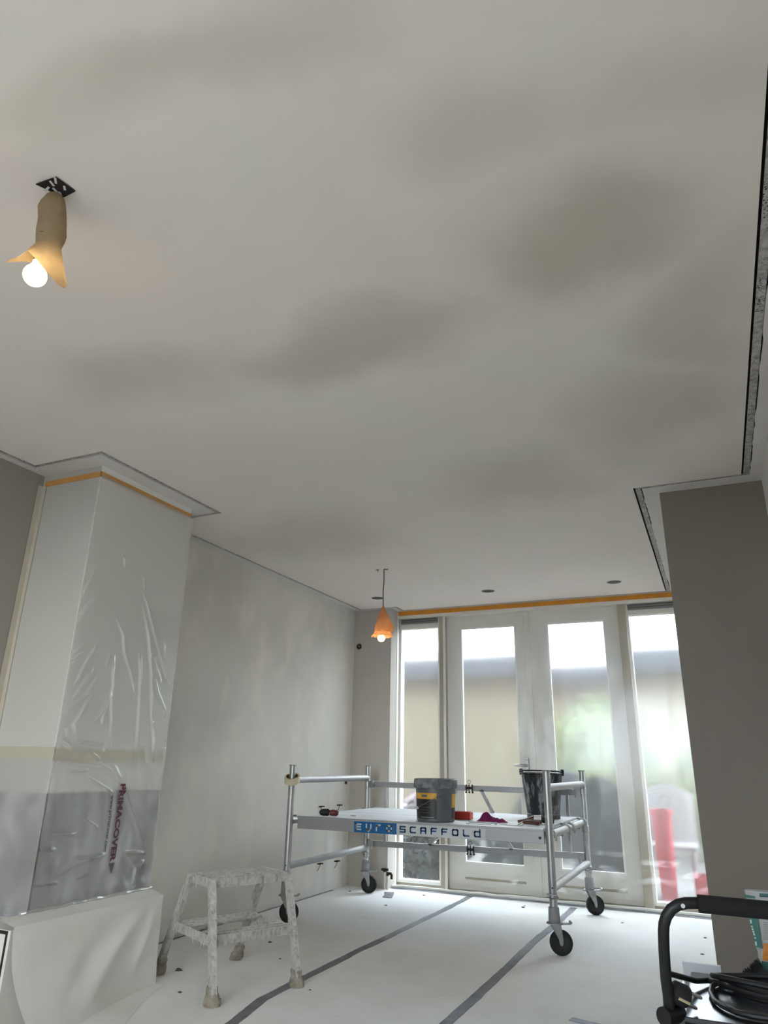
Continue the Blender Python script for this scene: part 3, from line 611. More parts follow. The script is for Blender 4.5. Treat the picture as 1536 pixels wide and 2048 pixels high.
def print_on_sheet(txt, size, wgt, y0, z0, length, mat, name, height=None):
    vs, fs = text_mesh(txt, size, wgt); x0 = min(v.x for v in vs); x1 = max(v.x for v in vs); h0 = min(v.y for v in vs); h1 = max(v.y for v in vs); sx_ = length / (x1 - x0); sy_ = (height / (h1 - h0)) if height else 1
    mb = MB(); out = []
    for v in vs: y = y0 + (v.y - h0) * sy_; z = z0 - (v.x - x0) * sx_; out.append((film_x(y, z) + .007, y, z))
    mb.add(out, fs); return obj(name, mb, mat, sheet)
print_on_sheet('PRIMACOVER', .05, .0022, 3.036, .962, .375, 'print_red', 'lettering', .040)
print_on_sheet('www.primacover.com', .03, .0007, 2.976, .905, .265, 'print_dark', 'lettering', .030)
ar = MB().add([(film_x(y, z) + .003, y, z) for y, z in ((3.034, .583), (3.078, .583), (3.060, .530))], [(0, 1, 2)]); obj('arrow_print', ar, 'print_grey', sheet)

# ------------------------------------------------------------------ hearth plinth and its cover
pl = MB().box(XW, -2.815, 2.43, CY0 - .008, 0, .395).box(CX + .008, -2.815, CY0 - .008, 3.34, 0, .395); pth = thing('hearth_plinth', (-3.05, 2.9, 0), 'low white hearth block at the foot of the chimney breast', 'hearth')
obj('block', pl, 'paint_white', pth); obj('dark_joint', MB().box(XW + .01, -2.83, 2.425, 2.432, .380, .392), 'dark_seam', pth); obj('dark_joint', MB().box(-2.838, -2.83, 2.425, 2.432, 0.0, .380), 'dark_seam', pth)
rows = []
for i in range(61):
    s_ = i / 60; y = 2.432 + (3.352 - 2.432) * s_; row = []
    flare = .02 + .30 * (1 - s_) ** 1.6
    for k in range(41):
        q_ = k / 40
        if q_ < .2: x = CX + .012 + (-2.808 - CX - .012) * (q_ / .2); z = .428 - .016 * (q_ / .2) - .006 * (q_ / .2) ** 4
        elif q_ < .85:
            e = (q_ - .2) / .65; x = -2.802 + flare * e ** 2.2 * .8; z = .404 * (1 - e) + .004
        else:
            e = (q_ - .85) / .15; x = -2.802 + flare * .8 + e * (.05 + .25 * (1 - s_)); z = .004 * (1 - e) + .0015
        if .25 < q_ < .82:
            fold = math.exp(-(((y - (3.26 - .75 * (q_ - .2))) / .06) ** 2)) * .022 + math.exp(-(((y - (3.33 - .30 * (q_ - .2))) / .035) ** 2)) * .012 - math.exp(-(((y - (3.10 - .75 * (q_ - .2))) / .06) ** 2)) * .008
            x += fold * math.sin(PI * (q_ - .25) / .57) + .006 * noise.noise(Vector((y * 5, z * 6, 0)))
        row.append((x, y, z))
    rows.append(row)
# far end return
last = rows[-1]; rows.append([(min(p[0], -2.80) - .0, 3.356, p[2]) for p in last])
dr = obj('cover_cloth', MB().grid(rows), 'drape_fleece', origin=(-2.8, 2.9, 0), smooth=True)
tag(dr, 'white fleece cover draped over the hearth block and onto the floor', 'cover cloth')

# ------------------------------------------------------------------ rolling scaffold
LEG = dict(nl=Vector((-3.0, 4.925, 0)), bl=Vector((-3.03, 6.325, 0)), nr=Vector((-1.066, 4.965, 0)), br=Vector((-1.072, 6.365, 0)))
sf = thing('rolling_scaffold', (-2.04, 5.64, 0), 'aluminium rolling scaffold on four braked castors in front of the doors', 'scaffold')
TD = .025
def caster(p, ang):
    R_ = Matrix.Rotation(ang, 3, 'Z'); T = lambda x, y, z: p + R_ @ Vector((x, y, z))
    b = MB().lathe(p, [(0.0, .178), (.05, .178), (.05, .172), (0, .172)], 20)
    for s_ in (-1, 1):
        y = s_ * .026
        b.plate([T(-.03, y, .172), T(.036, y, .172), T(.046, y, .085), T(.044, y, .062), T(.034, y, .054), T(.024, y, .062), T(.018, y, .09)], R_ @ Vector((0, 1, 0)), .003)
    c = obj('caster', b, 'galvanised', sf)
    ax = R_ @ Matrix.Rotation(PI / 2, 3, 'X'); w_ = T(.034, 0, .07)
    obj('tyre', MB().lathe(w_, [(.052, -.018), (.066, -.018), (.070, -.012), (.070, .012), (.066, .018), (.052, .018)], 36, ax), 'tyre', c, smooth=True)
    obj('wheel_hub', MB().lathe(w_, [(.0, -.02), (.016, -.02), (.018, -.010), (.052, -.013), (.052, .013), (.018, .010), (.016, .02), (0, .02)], 28, ax), 'hub_black', c, smooth=True)
    obj('axle', MB().cyl(w_ + R_ @ Vector((0, -.033, 0)), w_ + R_ @ Vector((0, .033, 0)), .008, 10), 'galvanised', c)
    obj('brake_pedal', MB().hexa([T(.03, -.02, .168), T(.10, -.018, .172), T(.10, .018, .172), T(.03, .02, .168)], [T(.03, -.02, .174), T(.10, -.018, .178), T(.10, .018, .178), T(.03, .02, .174)]).cyl(T(.098, -.022, .182), T(.098, .022, .182), .008, 8), 'galvanised', c)
    obj('sleeve', MB().lathe(p, [(.0, .178), (.034, .178), (.036, .186), (.033, .262), (.026, .266)], 24), 'grey_plastic', c, smooth=True)
for k, a in (('nl', .2), ('bl', .25), ('nr', .35), ('br', .45)):
    p = LEG[k]; caster(p, a)
    lg = obj('leg', MB().lathe(p, [(0, .18), (TD, .18), (TD, 1.06), (TD - .004, 1.06), (TD - .004, 1.02), (0, 1.02)], 20), 'aluminium', sf, smooth=True)
    obj('leg_cap', MB().lathe(p, [(TD - .003, 1.058), (TD + .003, 1.058), (TD + .003, 1.066), (TD - .003, 1.066), (TD - .003, 1.058)], 20), 'grey_plastic', lg)
    obj('locking_pin', MB().tube([p + Vector((-.034, -.01, .335)), p + Vector((-.02, -.034, .335)), p + Vector((.03, -.03, .333)), p + Vector((.034, 0, .318)), p + Vector((.0, -.034, .312)), p + Vector((-.034, -.01, .318))], .0035, 6), 'galvanised', lg)
    obj('pin_hole', MB().cyl(p + Vector((.004, -TD - .001, .372)), p + Vector((.004, -TD + .004, .372)), .005, 10), 'dark_seam', lg)
for a, b_ in (('nl', 'bl'), ('nr', 'br')):
    A, B = LEG[a], LEG[b_]
    for z in (.958, .672, .366):
        obj('cross_tube', MB().cyl(A + Vector((0, TD * .5, z)), B + Vector((0, -TD * .5, z)), .0245, 18), 'alu_dusty', sf, smooth=True)
    for z in (.9, .62, .32): obj('leg_collar', MB().lathe(B, [(TD, z - .025), (TD + .004, z - .022), (TD + .004, z + .022), (TD, z + .025)], 18), 'aluminium', sf)
# folding back brace
yb = 6.345
def bx(u, v): p = atY(u, v, yb); return p
zt_l, zt_r, zb_l, zb_r = .905, .893, .402, .418
def zi(a, b, x): return a + (b - a) * (x + 3.0) / 1.92
for (xa, xb) in ((-2.99, -2.055), (-2.03, -1.09)):
    obj('brace_rail', MB().bar((xa, yb, zi(zt_l, zt_r, xa)), (xb, yb, zi(zt_l, zt_r, xb)), .022, .048), 'alu_dusty', sf)
    obj('brace_rail', MB().bar((xa, yb, zi(zb_l, zb_r, xa)), (xb, yb, zi(zb_l, zb_r, xb)), .022, .048), 'alu_dusty', sf)
obj('brace_post', MB().bar((-2.85, yb, .41), (-2.85, yb, .885), .034, .022, (1, 0, 0)), 'aluminium', sf); obj('brace_post', MB().bar((-1.20, yb, .43), (-1.20, yb, .875), .034, .022, (1, 0, 0)), 'aluminium', sf)
obj('brace_diagonal', MB().bar((-2.17, yb, .885), (-2.42, yb, .42), .022, .03, (1, 0, 0)), 'aluminium', sf); obj('brace_diagonal', MB().bar((-1.935, yb, .885), (-1.685, yb, .43), .022, .03, (1, 0, 0)), 'aluminium', sf)
for z in (.90, .41):
    hb = MB()
    for dx in (-.028, 0, .028): hb.bar((-2.042 + dx, yb - .016, z - .032), (-2.042 + dx, yb - .016, z + .03), .008, .006, (0, 1, 0))
    hb.bar((-2.075, yb - .018, z), (-2.010, yb - .018, z), .012, .02); hb.tube([Vector((-2.042, yb - .018, z + .05)) + Vector((.014 * math.cos(a), 0, .014 * math.sin(a))) for a in [2 * PI * k / 12 for k in range(12)]], .002, 6, closed=True)
    for dx in (-.03, 0, .03): hb.cyl((-2.042 + dx, yb - .02, z - .036), (-2.042 + dx, yb - .008, z - .036), .008, 8)
    obj('brace_hinge', hb, 'valve_dark', sf)
for k in ('bl', 'br'):
    for z in (.905, .412):
        p = LEG[k]; d_ = 1 if k == 'bl' else -1
        obj('brace_claw', MB().bar(p + Vector((d_ * .028, -.02, z)), p + Vector((d_ * .07, -.02, z)), .03, .06).cyl(p + Vector((d_ * .06, -.02, z - .05)), p + Vector((d_ * .06, -.02, z - .028)), .006, 8), 'galvanised', sf)
obj('hook_ring', MB().tube([LEG['nl'] + Vector((.03, 0, .26)) + Vector((.016 * math.sin(a), 0, .016 * math.cos(a))) for a in [0, .5, 1, 1.6, 2.2, 2.8, 3.2]], .003, 6), 'galvanised', sf)
obj('rail_knob', MB().lathe((-3.02, 5.86, .91), [(0, 0), (.012, .004), (.012, .02), (.006, .028)], 10), 'valve_dark', sf)

# platforms
ZD = .708
def deck(y0, y1, label, first):
    x0, x1 = -2.945, -1.098
    d = thing('scaffold_platform', ((x0 + x1) / 2, (y0 + y1) / 2, ZD - .09), label, 'platform')
    for yy in (y0, y1 - .03):
        obj('side_beam', MB().box(x0, x1, yy, yy + .03, ZD - .088, ZD - .012), 'alu_dusty', d, bevel=.002); obj('beam_lip', MB().box(x0, x1, yy - .004 * (yy == y0), yy + .034, ZD - .012, ZD), 'alu_dusty', d)
    obj('plywood', MB().box(x0 + .02, x1 - .02, y0 + .03, y1 - .03, ZD - .016, ZD - .001), 'deck_ply', d)
    obj('end_bar', MB().box(x0, x0 + .03, y0 + .03, y1 - .03, ZD - .07, ZD - .016), 'aluminium', d); obj('end_bar', MB().box(x1 - .03, x1, y0 + .03, y1 - .03, ZD - .07, ZD - .016), 'aluminium', d)
    for xe, s_, tx in ((x0, -1, -3.012), (x1, 1, -1.069)):
        for yy in (y0 + .075, y1 - .075):
            pts = []
            for a in [k * PI / 10 for k in range(11)]: pts.append((tx + s_ * .028 * math.sin(a - PI / 2) * 1.0, yy, .672 + .034 * math.cos(a - PI / 2) * 1.0))
            path = [Vector((xe, yy, ZD - .03))] + [Vector((tx - s_ * .030 * math.cos(a), yy, .672 + .032 * math.sin(a))) for a in [PI * k / 8 for k in range(0, 9)]] + [Vector((tx + s_ * .032, yy, .635))]
            cm = MB()
            for i in range(len(path) - 1): cm.bar(path[i], path[i + 1], .03, .008, (0, 1, 0) if False else (0, 0, 1) if abs((path[i + 1] - path[i]).normalized().z) < .9 else (1, 0, 0))
            obj('claw', cm, 'galvanised', d)
    return d
d1_ = deck(4.945, 5.612, 'white-dusted scaffold platform with the blue and white lettered side beam', True)
d2_ = deck(5.622, 6.296, 'white-dusted scaffold platform without lettering, on the door side of the scaffold', False)
obj('rivet', MB().cyl((-1.125, 4.94, .655), (-1.125, 4.946, .655), .009, 12), 'valve_dark', d1_)
obj('deck_clip', MB().box(-2.62, -2.585, 5.18, 5.2, ZD - .001, ZD + .004), 'galvanised', d1_)
# lettering on the beam: thick strokes
YS = 4.9425
st_b = obj('sticker', MB().box(-2.469, -2.134, YS, 4.9455, .620, .692), 'sticker_blue', d1_)
st_w = obj('sticker', MB().box(-2.134, -1.487, YS, 4.9455, .620, .692), 'sticker_white', d1_)
GL = {'E': [[(1, 1), (0, 1), (0, 0), (1, 0)], [(0, .5), (.9, .5)]], 'U': [[(0, 1), (0, .2), (.25, .0), (1, .0)], [(1, 1), (1, .0)], [(.5, 0), (.5, -.22)]], 'r': [[(0, 0), (0, .85), (.2, 1), (.8, 1)]], 'o': [[(.15, 1), (.85, 1), (1, .85), (1, .15), (.85, 0), (.15, 0), (0, .15), (0, .85), (.15, 1)]],
      'S': [[(1, 1), (0, 1), (0, .5), (1, .5), (1, 0), (0, 0)]], 'C': [[(1, 1), (.15, 1), (0, .85), (0, .15), (.15, 0), (1, 0)]], 'A': [[(0, 0), (0, .85), (.15, 1), (.85, 1), (1, .85), (1, 0)], [(0, .42), (1, .42)]], 'F': [[(1, 1), (.15, 1), (0, .85), (0, 0)], [(0, .5), (.85, .5)]], 'L': [[(0, 1), (0, .15), (.15, 0), (1, 0)]],
      'd': [[(1, 1.25), (1, 0), (.15, 0), (0, .15), (0, .75), (.15, .9), (1, .9)]]}
GL['O'] = GL['o']
def letter(ch, x, z, w_, h, th, mat, parent):
    b = MB()
    for st in GL[ch]:
        for i in range(len(st) - 1):
            a = Vector((x + st[i][0] * w_, YS - .0009, z + st[i][1] * h)); c = Vector((x + st[i + 1][0] * w_, YS - .0009, z + st[i + 1][1] * h)); dd = (c - a).normalized() * th / 2
            b.bar(a - dd, c + dd, .0016, th, (0, 1, 0)) if False else b.bar(a - dd, c + dd, th, .0016, (0, 1, 0))
    obj('letter', b, mat, parent)
for i, chh in enumerate('EUro'): letter(chh, -2.450 + i * .080, .640, .036, .034, .0098, 'sticker_white', st_b)
for i, chh in enumerate('SCAFFOLd'): letter(chh, -2.106 + i * .0775, .640, .036, .034, .0098, 'letter_blue', st_w)

# ------------------------------------------------------------------ things on the scaffold
# grey plaster tub
gx, gy = -1.905, 5.115
gb = thing('plaster_tub', (gx, gy, ZD), 'grey lidded plaster tub with yellow and black label on the scaffold', 'bucket')
obj('body', MB().lathe((gx, gy, ZD), [(0, 0), (.128, 0), (.134, .006), (.142, .20), (.143, .23)], 48), 'bucket_grey', gb, smooth=True)
obj('lid', MB().lathe((gx, gy, ZD), [(.143, .222), (.153, .222), (.157, .232), (.157, .262), (.154, .280), (.148, .284), (.142, .276), (0, .274)], 48), 'lid_dusty', gb, smooth=True)
view = math.atan2(-gy, -gx)
def wrapl(a0, a1, z0, z1, mat, name, par, off=.0012):
    def rad(z): return .134 + (.008) * (z - .006) / .194 + off
    n_ = 14; P__ = [[(gx + rad(z) * math.cos(a), gy + rad(z) * math.sin(a), ZD + z) for a in [a0 + (a1 - a0) * k / n_ for k in range(n_ + 1)]] for z in (z0, z1)]
    return obj(name, MB().grid(P__), mat, par)
lb = wrapl(view - 1.35, view + .05, .022, .150, 'label_black', 'label', gb)
wrapl(view - 1.35, view + .05, .150, .190, 'label_yellow', 'label_band', lb)
wrapl(view + .95, view + 1.6, .022, .095, 'label_black', 'label', gb); wrapl(view + .95, view + 1.6, .095, .185, 'label_yellow', 'label_band', gb)
wrapl(view - .78, view - .42, .162, .180, 'label_grey', 'badge', lb, .002); wrapl(view - .75, view - .45, .165, .177, 'label_black', 'badge', lb, .0026)
for k in range(5): wrapl(view - .72 + k * .052, view - .69 + k * .052, .168, .174, 'label_grey', 'badge_mark', lb, .0032)
wrapl(view - .85, view - .1, .030, .034, 'label_grey', 'label_line', lb, .002)
for k in range(4): wrapl(view - .95, view - .3 - .1 * (k % 2), .060 + k * .018, .063 + k * .018, 'bucket_grey', 'label_line', lb, .0018)
hd = []
for k in range(21):
    s_ = k / 20; a = view - 1.0 + 1.45 * s_; z = .092 + (.205 - .092) * s_ ** 1.3; r = .150 + .006 * math.sin(PI * s_); hd.append((gx + r * math.cos(a), gy + r * math.sin(a), ZD + z))
obj('wire_handle', MB().tube(hd, .0025, 6), 'wire_steel', gb)
a_ = view - 1.22; obj('handle_grip', MB().tube([(gx + .150 * math.cos(a_ + t_), gy + .150 * math.sin(a_ + t_), ZD + .090) for t_ in (-.12, .05, .22)], .009, 8), 'white_plastic', gb)
# black mixing bucket
kx, ky = -1.318, 5.96
kb = thing('mixing_bucket', (kx, ky, ZD), 'black plaster-splashed builder bucket with its handle down on the rim', 'bucket')
obj('body', MB().lathe((kx, ky, ZD), [(0, 0), (.118, 0), (.122, .004), (.126, .035), (.160, .322), (.172, .328), (.172, .334), (.160, .336), (.150, .31), (.12, .02), (0, .015)], 44), 'bucket_black', kb, smooth=True)
obj('base_ring', MB().lathe((kx, ky, ZD), [(.121, .0), (.127, .002), (.129, .03), (.125, .034)], 44), 'bucket_black', kb)
ha = math.atan2(-ky, -kx) - .25; hh = Vector((math.cos(ha + PI / 2), math.sin(ha + PI / 2), 0)); hg = Vector((math.cos(ha), math.sin(ha), 0))
obj('bail_handle', MB().tube([Vector((kx, ky, ZD + .345 + .006 * math.sin(a))) + hh * (.165 * math.cos(a)) + hg * (.14 * math.sin(a)) for a in [PI * k / 20 for k in range(21)]], .006, 8), 'black_rubber', kb, smooth=True)
for s_ in (-1, 1): obj('handle_lug', MB().lathe(Vector((kx, ky, ZD + .335)) + hh * (s_ * .165), [(0, .03), (.014, .026), (.016, .0), (.012, -.02)], 12), 'black_rubber', kb)
# sponge
sp = thing('sponge_float', (-1.79, 5.40, ZD), 'red rectangular sponge float lying beside the grey tub', 'sponge')
cs = [Vector((-1.875, 5.36, ZD)), Vector((-1.735, 5.375, ZD)), Vector((-1.745, 5.455, ZD)), Vector((-1.88, 5.44, ZD))]
obj('sponge_block', MB().hexa(cs, [c + Vector((0, 0, .055)) for c in cs]), 'sponge_red', sp, bevel=.006)
obj('sponge_face', MB().hexa([cs[1] + Vector((0, 0, .003)), cs[1] + Vector((.010, 0, .003)), cs[2] + Vector((.010, 0, .003)), cs[2] + Vector((0, 0, .003))], [cs[1] + Vector((0, 0, .054)), cs[1] + Vector((.010, 0, .05)), cs[2] + Vector((.010, 0, .05)), cs[2] + Vector((0, 0, .054))]), 'sponge_edge', sp)
# crumpled cloth
rows = []; cx_, cy_ = -1.545, 5.30
for i in range(33):
    row = []
    for j in range(49):
        a = 2 * PI * j / 48; s_ = i / 32; x = math.cos(a); y = math.sin(a)
        rx = .120 * (1 + .2 * noise.noise(Vector((x * 2, y * 2, 1)))); ry = .05
        px, py = x * rx * s_, y * ry * s_
        h = .060 * math.exp(-(((px + .045) / .045) ** 2)) * math.exp(-((py / .04) ** 2)) + .020 * math.exp(-(((px - .05) / .06) ** 2)) + .014 * max(0, noise.noise(Vector((px * 40, py * 40, 4)))) + .012 * max(0, noise.noise(Vector((px * 18, py * 18, 9))))
        row.append((cx_ + px, cy_ + py, ZD + .001 + max(0, h) * (1 - s_ ** 6)))
    rows.append(row)
tag(obj('cleaning_cloth', MB().grid(rows), 'cloth_purple', origin=(cx_, cy_, ZD), smooth=True), 'crumpled purple cloth on the scaffold platform between sponge and trowels', 'cloth')
sb = thing('filling_knife', (-1.56, 5.09, ZD), 'flat steel spreading blade lying in front of the purple cloth', 'blade'); obj('blade', MB().box(-1.66, -1.46, 5.06, 5.12, ZD, ZD + .003), 'steel', sb); obj('blade_grip', MB().box(-1.66, -1.46, 5.112, 5.125, ZD + .003, ZD + .012), 'alu_dusty', sb)
# trowels
def trowel(x, y, ang, label, L=.14, h0=.0):
    t_ = thing('plaster_trowel', (x, y, ZD), label, 'trowel'); R_ = Matrix.Rotation(ang, 3, 'Z'); T = lambda a, b, c: Vector((x, y, ZD + h0)) + R_ @ Vector((a, b, c))
    obj('blade', MB().plate([T(0, -.035, .001), T(0, .035, .001), T(-L, .012, .001), T(-L - .02, 0, .001), T(-L, -.012, .001)], (0, 0, 1), .002), 'steel', t_)
    obj('shank', MB().tube([T(-.03, 0, .003), T(-.005, 0, .018), T(.02, 0, .024)], .004, 6), 'steel', t_)
    obj('handle', MB().tube([T(.01, 0, .022), T(.03, 0, .023), T(.08, 0, .022), T(.12, 0, .020), T(.128, 0, .02)], [.008, .013, .012, .015, .009], 10), 'wood_handle', t_, smooth=True)
trowel(-1.29, 5.14, -.08, 'lower pointed trowel with brown wooden handle, lying by the scaffold leg')
trowel(-1.30, 5.235, -.02, 'pointed trowel with brown wooden handle lying behind the other trowel', .15)
br_ = thing('flat_brush', (-1.22, 5.34, ZD), 'stubby brush with black bristles and pale head, lying behind the trowels', 'brush')
obj('brush_handle', MB().tube([(-1.36, 5.31, ZD + .012), (-1.30, 5.32, ZD + .022), (-1.25, 5.335, ZD + .036)], [.009, .013, .020], 10), 'wood_handle', br_, smooth=True)
obj('ferrule', MB().tube([(-1.25, 5.335, ZD + .036), (-1.20, 5.345, ZD + .036)], [.022, .024], 12), 'white_plastic', br_, smooth=True)
obj('bristles', MB().tube([(-1.20, 5.345, ZD + .034), (-1.14, 5.355, ZD + .026), (-1.115, 5.36, ZD + .022)], [.023, .024, .018], 10), 'bristle', br_, smooth=True)
tk = thing('snap_knife', (-2.72, 5.06, ZD), 'small dark and red hand tool near the scaffold corner by the wall', 'hand tool')
obj('dark_half', MB().tube([(-2.80, 5.02, ZD + .022), (-2.785, 5.03, ZD + .026), (-2.745, 5.05, ZD + .026), (-2.735, 5.055, ZD + .024)], [.014, .024, .025, .018], 12), 'black_rubber', tk, smooth=True)
obj('red_half', MB().tube([(-2.735, 5.055, ZD + .022), (-2.715, 5.065, ZD + .024), (-2.685, 5.08, ZD + .022), (-2.675, 5.085, ZD + .020)], [.017, .023, .021, .012], 12), 'red_plastic', tk, smooth=True)
# tape roll hung on the leg
tr_ = LEG['nl'] + Vector((.004, -.006, .963)); tax = Matrix.Rotation(.16, 3, 'Y') @ Matrix.Rotation(.42, 3, 'X')
tr = thing('tape_roll', tr_ + Vector((0, 0, -.03)), 'roll of cream masking tape slipped over the scaffold leg', 'tape roll')
obj('tape_band', MB().lathe(tr_, [(.046, -.024), (.058, -.024), (.058, .024), (.046, .024), (.046, -.024)], 40, tax), 'tape_roll', tr, smooth=True); obj('core', MB().lathe(tr_, [(.0425, -.024), (.046, -.024), (.046, .024), (.0425, .024), (.0425, -.024)], 40, tax), 'cardboard', tr)

# ------------------------------------------------------------------ crusted step stool
SB = dict(L=Vector((-2.903, 3.501, 0)), N=Vector((-2.319, 3.209, 0)), R=Vector((-2.126, 3.659, 0)), B=Vector((-2.713, 3.944, 0)))
cB = sum(SB.values(), Vector()) / 4
e1 = ((SB['N'] - SB['L']) + (SB['R'] - SB['B'])).normalized(); e2 = Vector((-e1.y, e1.x, 0))
cT = cB + Vector((.02, .03, 0))
stl = thing('step_stool', cB, 'plaster-crusted metal two-tier step stool with wrapped feet', 'step stool')
def sp_(a, b, z, c=None): return (c or cT) + e1 * a + e2 * b + Vector((0, 0, z))
TOP = .505; hx, hy = .126, .232
legs = {}
for nm, sa, sb_ in (('L', -1, -1), ('N', 1, -1), ('R', 1, 1), ('B', -1, 1)):
    top = sp_(sa * hx, sb_ * hy, TOP - .01); bot = SB[nm] + Vector((0, 0, .02)); legs[nm] = (top, bot)
    obj('leg', MB().rough(bot, top, .036, .030, e2, 46, .0022, {'L': 3, 'N': 5, 'R': 8, 'B': 11}[nm]), 'crusted', stl, smooth=True)
    b = MB(); rows = []
    for k, (z, r) in enumerate(((0.0, .036), (.012, .040), (.03, .036), (.05, .028), (.066, .029), (.075, .024))):
        rows.append([SB[nm].lerp(top, z / .5) * 1 + Vector((0, 0, 0)) + Vector((r * math.cos(a) * (1 + .2 * noise.noise(Vector((math.cos(a) * 2, math.sin(a) * 2, z * 40 + sa * 3 + sb_)))), r * math.sin(a) * (1 + .2 * noise.noise(Vector((math.cos(a) * 2, math.sin(a) * 2, z * 40 + 5)))), 0)) for a in [2 * PI * j / 16 for j in range(17)]])
    for row in rows:
        for q_ in row: pass
    rows = [[Vector((q_.x, q_.y, zz)) for q_ in row] for row, zz in zip(rows, (0.0, .012, .03, .05, .066, .075))]
    obj('foot_wrap', b.grid(rows), 'foot_wrap', stl, smooth=True)
def tier(z, ax_, ay, slats, nm, c):
    H_ = .042
    for (a, b_) in (((-ax_, -ay), (ax_, -ay)), ((ax_, -ay), (ax_, ay)), ((ax_, ay), (-ax_, ay)), ((-ax_, ay), (-ax_, -ay))):
        obj(nm + '_rim', MB().rough(sp_(a[0], a[1], z - H_ / 2, c), sp_(b_[0], b_[1], z - H_ / 2, c), .008, H_, (0, 0, 1), 40, .0022, int(z * 100) + int(a[0] * 50)), 'crusted', stl, smooth=True)
    for s_ in slats:
        obj(nm + '_slat', MB().rough(sp_(s_, -ay, z - .007, c), sp_(s_, ay, z - .007, c), .009, .013, (0, 0, 1), 44, .0022, int(s_ * 991)), 'crusted', stl, smooth=True)
tier(TOP, hx, hy, (-.075, -.025, .025, .075), 'top', cT)
zl = .262; fr_ = zl / TOP; cM = cB.lerp(cT, fr_); tier(zl, .215, .236, (-.165, -.115, .115, .165), 'shelf', cM)
dp = MB()
for k in range(46):
    side = k % 4; zz = TOP if k < 26 else zl; ax_, ay, c = (hx, hy, cT) if k < 26 else (.215, .236, cM); s_ = random.uniform(-1, 1); L_ = random.uniform(.008, .028)
    a, b_ = [(ax_, s_ * ay), (s_ * ax_, -ay), (-ax_, s_ * ay), (s_ * ax_, ay)][side]
    p = sp_(a, b_, zz - .04, c); dp.tube([p + Vector((0, 0, .01)), p + Vector((0, 0, -L_ * .5)), p + Vector((0, 0, -L_))], [.006, .0035, .001], 6)
ob_ = obj('plaster_drips', dp, 'crusted', stl); ob_['kind'] = 'stuff'

# ------------------------------------------------------------------ tape on the floor, debris
def strip(pts, wd, label, group=None):
    L = [[], [], [], []]; n_ = len(pts); out = []
    P = [Vector(p) for p in pts]; dense = []
    for i in range(n_ - 1):
        k = max(2, int((P[i + 1] - P[i]).length / .04))
        for j in range(k): dense.append(P[i].lerp(P[i + 1], j / k))
    dense.append(P[-1]); rows = []
    for i, p in enumerate(dense):
        d_ = (dense[min(i + 1, len(dense) - 1)] - dense[max(i - 1, 0)]).normalized(); s_ = Vector((d_.y, -d_.x, 0)); ww = wd / 2 * (1 + .16 * noise.noise(Vector((p.x * 9, p.y * 9, 2)))); off = s_ * (.006 * noise.noise(Vector((p.x * 4, p.y * 4, 7))))
        z = .0022 + .0012 * noise.noise(Vector((p.x * 20, p.y * 20, 1)))
        rows.append([p + off - s_ * ww + Vector((0, 0, .0006)), p + off - s_ * ww * .96 + Vector((0, 0, z)), p + off + s_ * ww * .96 + Vector((0, 0, z)), p + off + s_ * ww + Vector((0, 0, .0006))])
    tag(obj('duct_tape', MB().grid(rows), 'duct_tape', origin=P[0]), label, 'tape', group)
strip([(-2.06, 2.75, 0), (-2.10, 3.067, 0), (-2.17, 3.4, 0), (-2.172, 3.773, 0), (-2.177, 4.36, 0), (-2.165, 5.2, 0), (-2.15, 6.0, 0), (-2.155, 6.66, 0)], .055, 'long grey duct tape seam on the floor running past the step stool foot')
strip([(-1.27, 2.9, 0), (-1.262, 3.5, 0), (-1.258, 4.38, 0), (-1.27, 5.2, 0), (-1.255, 5.9, 0), (-1.25, 6.6, 0)], .055, 'long grey duct tape seam on the floor ending near the scaffold wheels')
strip([(-.775, 3.835, 0), (-.60, 3.80, 0), (-.3, 3.77, 0), (-.05, 3.76, 0)], .05, 'short grey duct tape piece across the floor toward the pier')
strip([(-2.86, 6.47, 0), (-2.80, 6.33, 0), (-2.76, 6.2, 0)], .085, 'small grey duct tape patch on the floor by the pipe valves')
strip([(-3.345, 3.40, 0), (-3.345, 4.2, 0), (-3.345, 5.2, 0), (-3.345, 6.3, 0)], .022, 'thin dark strip on the floor marking the gap along the bare wall')  # strip drawn in place of the dark gap between fleece and wall
rs_ = random.Random(3); dl = []
for (u, v) in ((356, 1941), (772, 1811), (848, 1791), (440, 1998), (1046, 1815), (1245, 1846), (1410, 1876), (1405, 1909), (560, 1918), (330, 1905), (540, 1885), (1050, 1812), (700, 1783), (620, 1980), (360, 1985)):
    p = atZ(u, v, 0); r = rs_.uniform(.006, .014) if (u, v) != (356, 1941) else .02; a0 = rs_.uniform(0, 6)
    bot = [p + Vector((r * (1.6 if k % 2 else .8) * math.cos(a0 + k * PI / 3), r * math.sin(a0 + k * PI / 3), 0)) for k in range(6)]
    tp_ = [b_ * .5 + p * .5 + Vector((0, 0, r * .5)) for b_ in bot]
    mb = MB().add(bot + tp_, [tuple(range(5, -1, -1)), tuple(range(6, 12))] + [(k, (k + 1) % 6, 6 + (k + 1) % 6, 6 + k) for k in range(6)])
    tag(obj('plaster_crumb', mb, 'debris', origin=p), 'small crumb of dried plaster lying on the covered floor', 'crumb', 'plaster crumbs scattered on the floor')

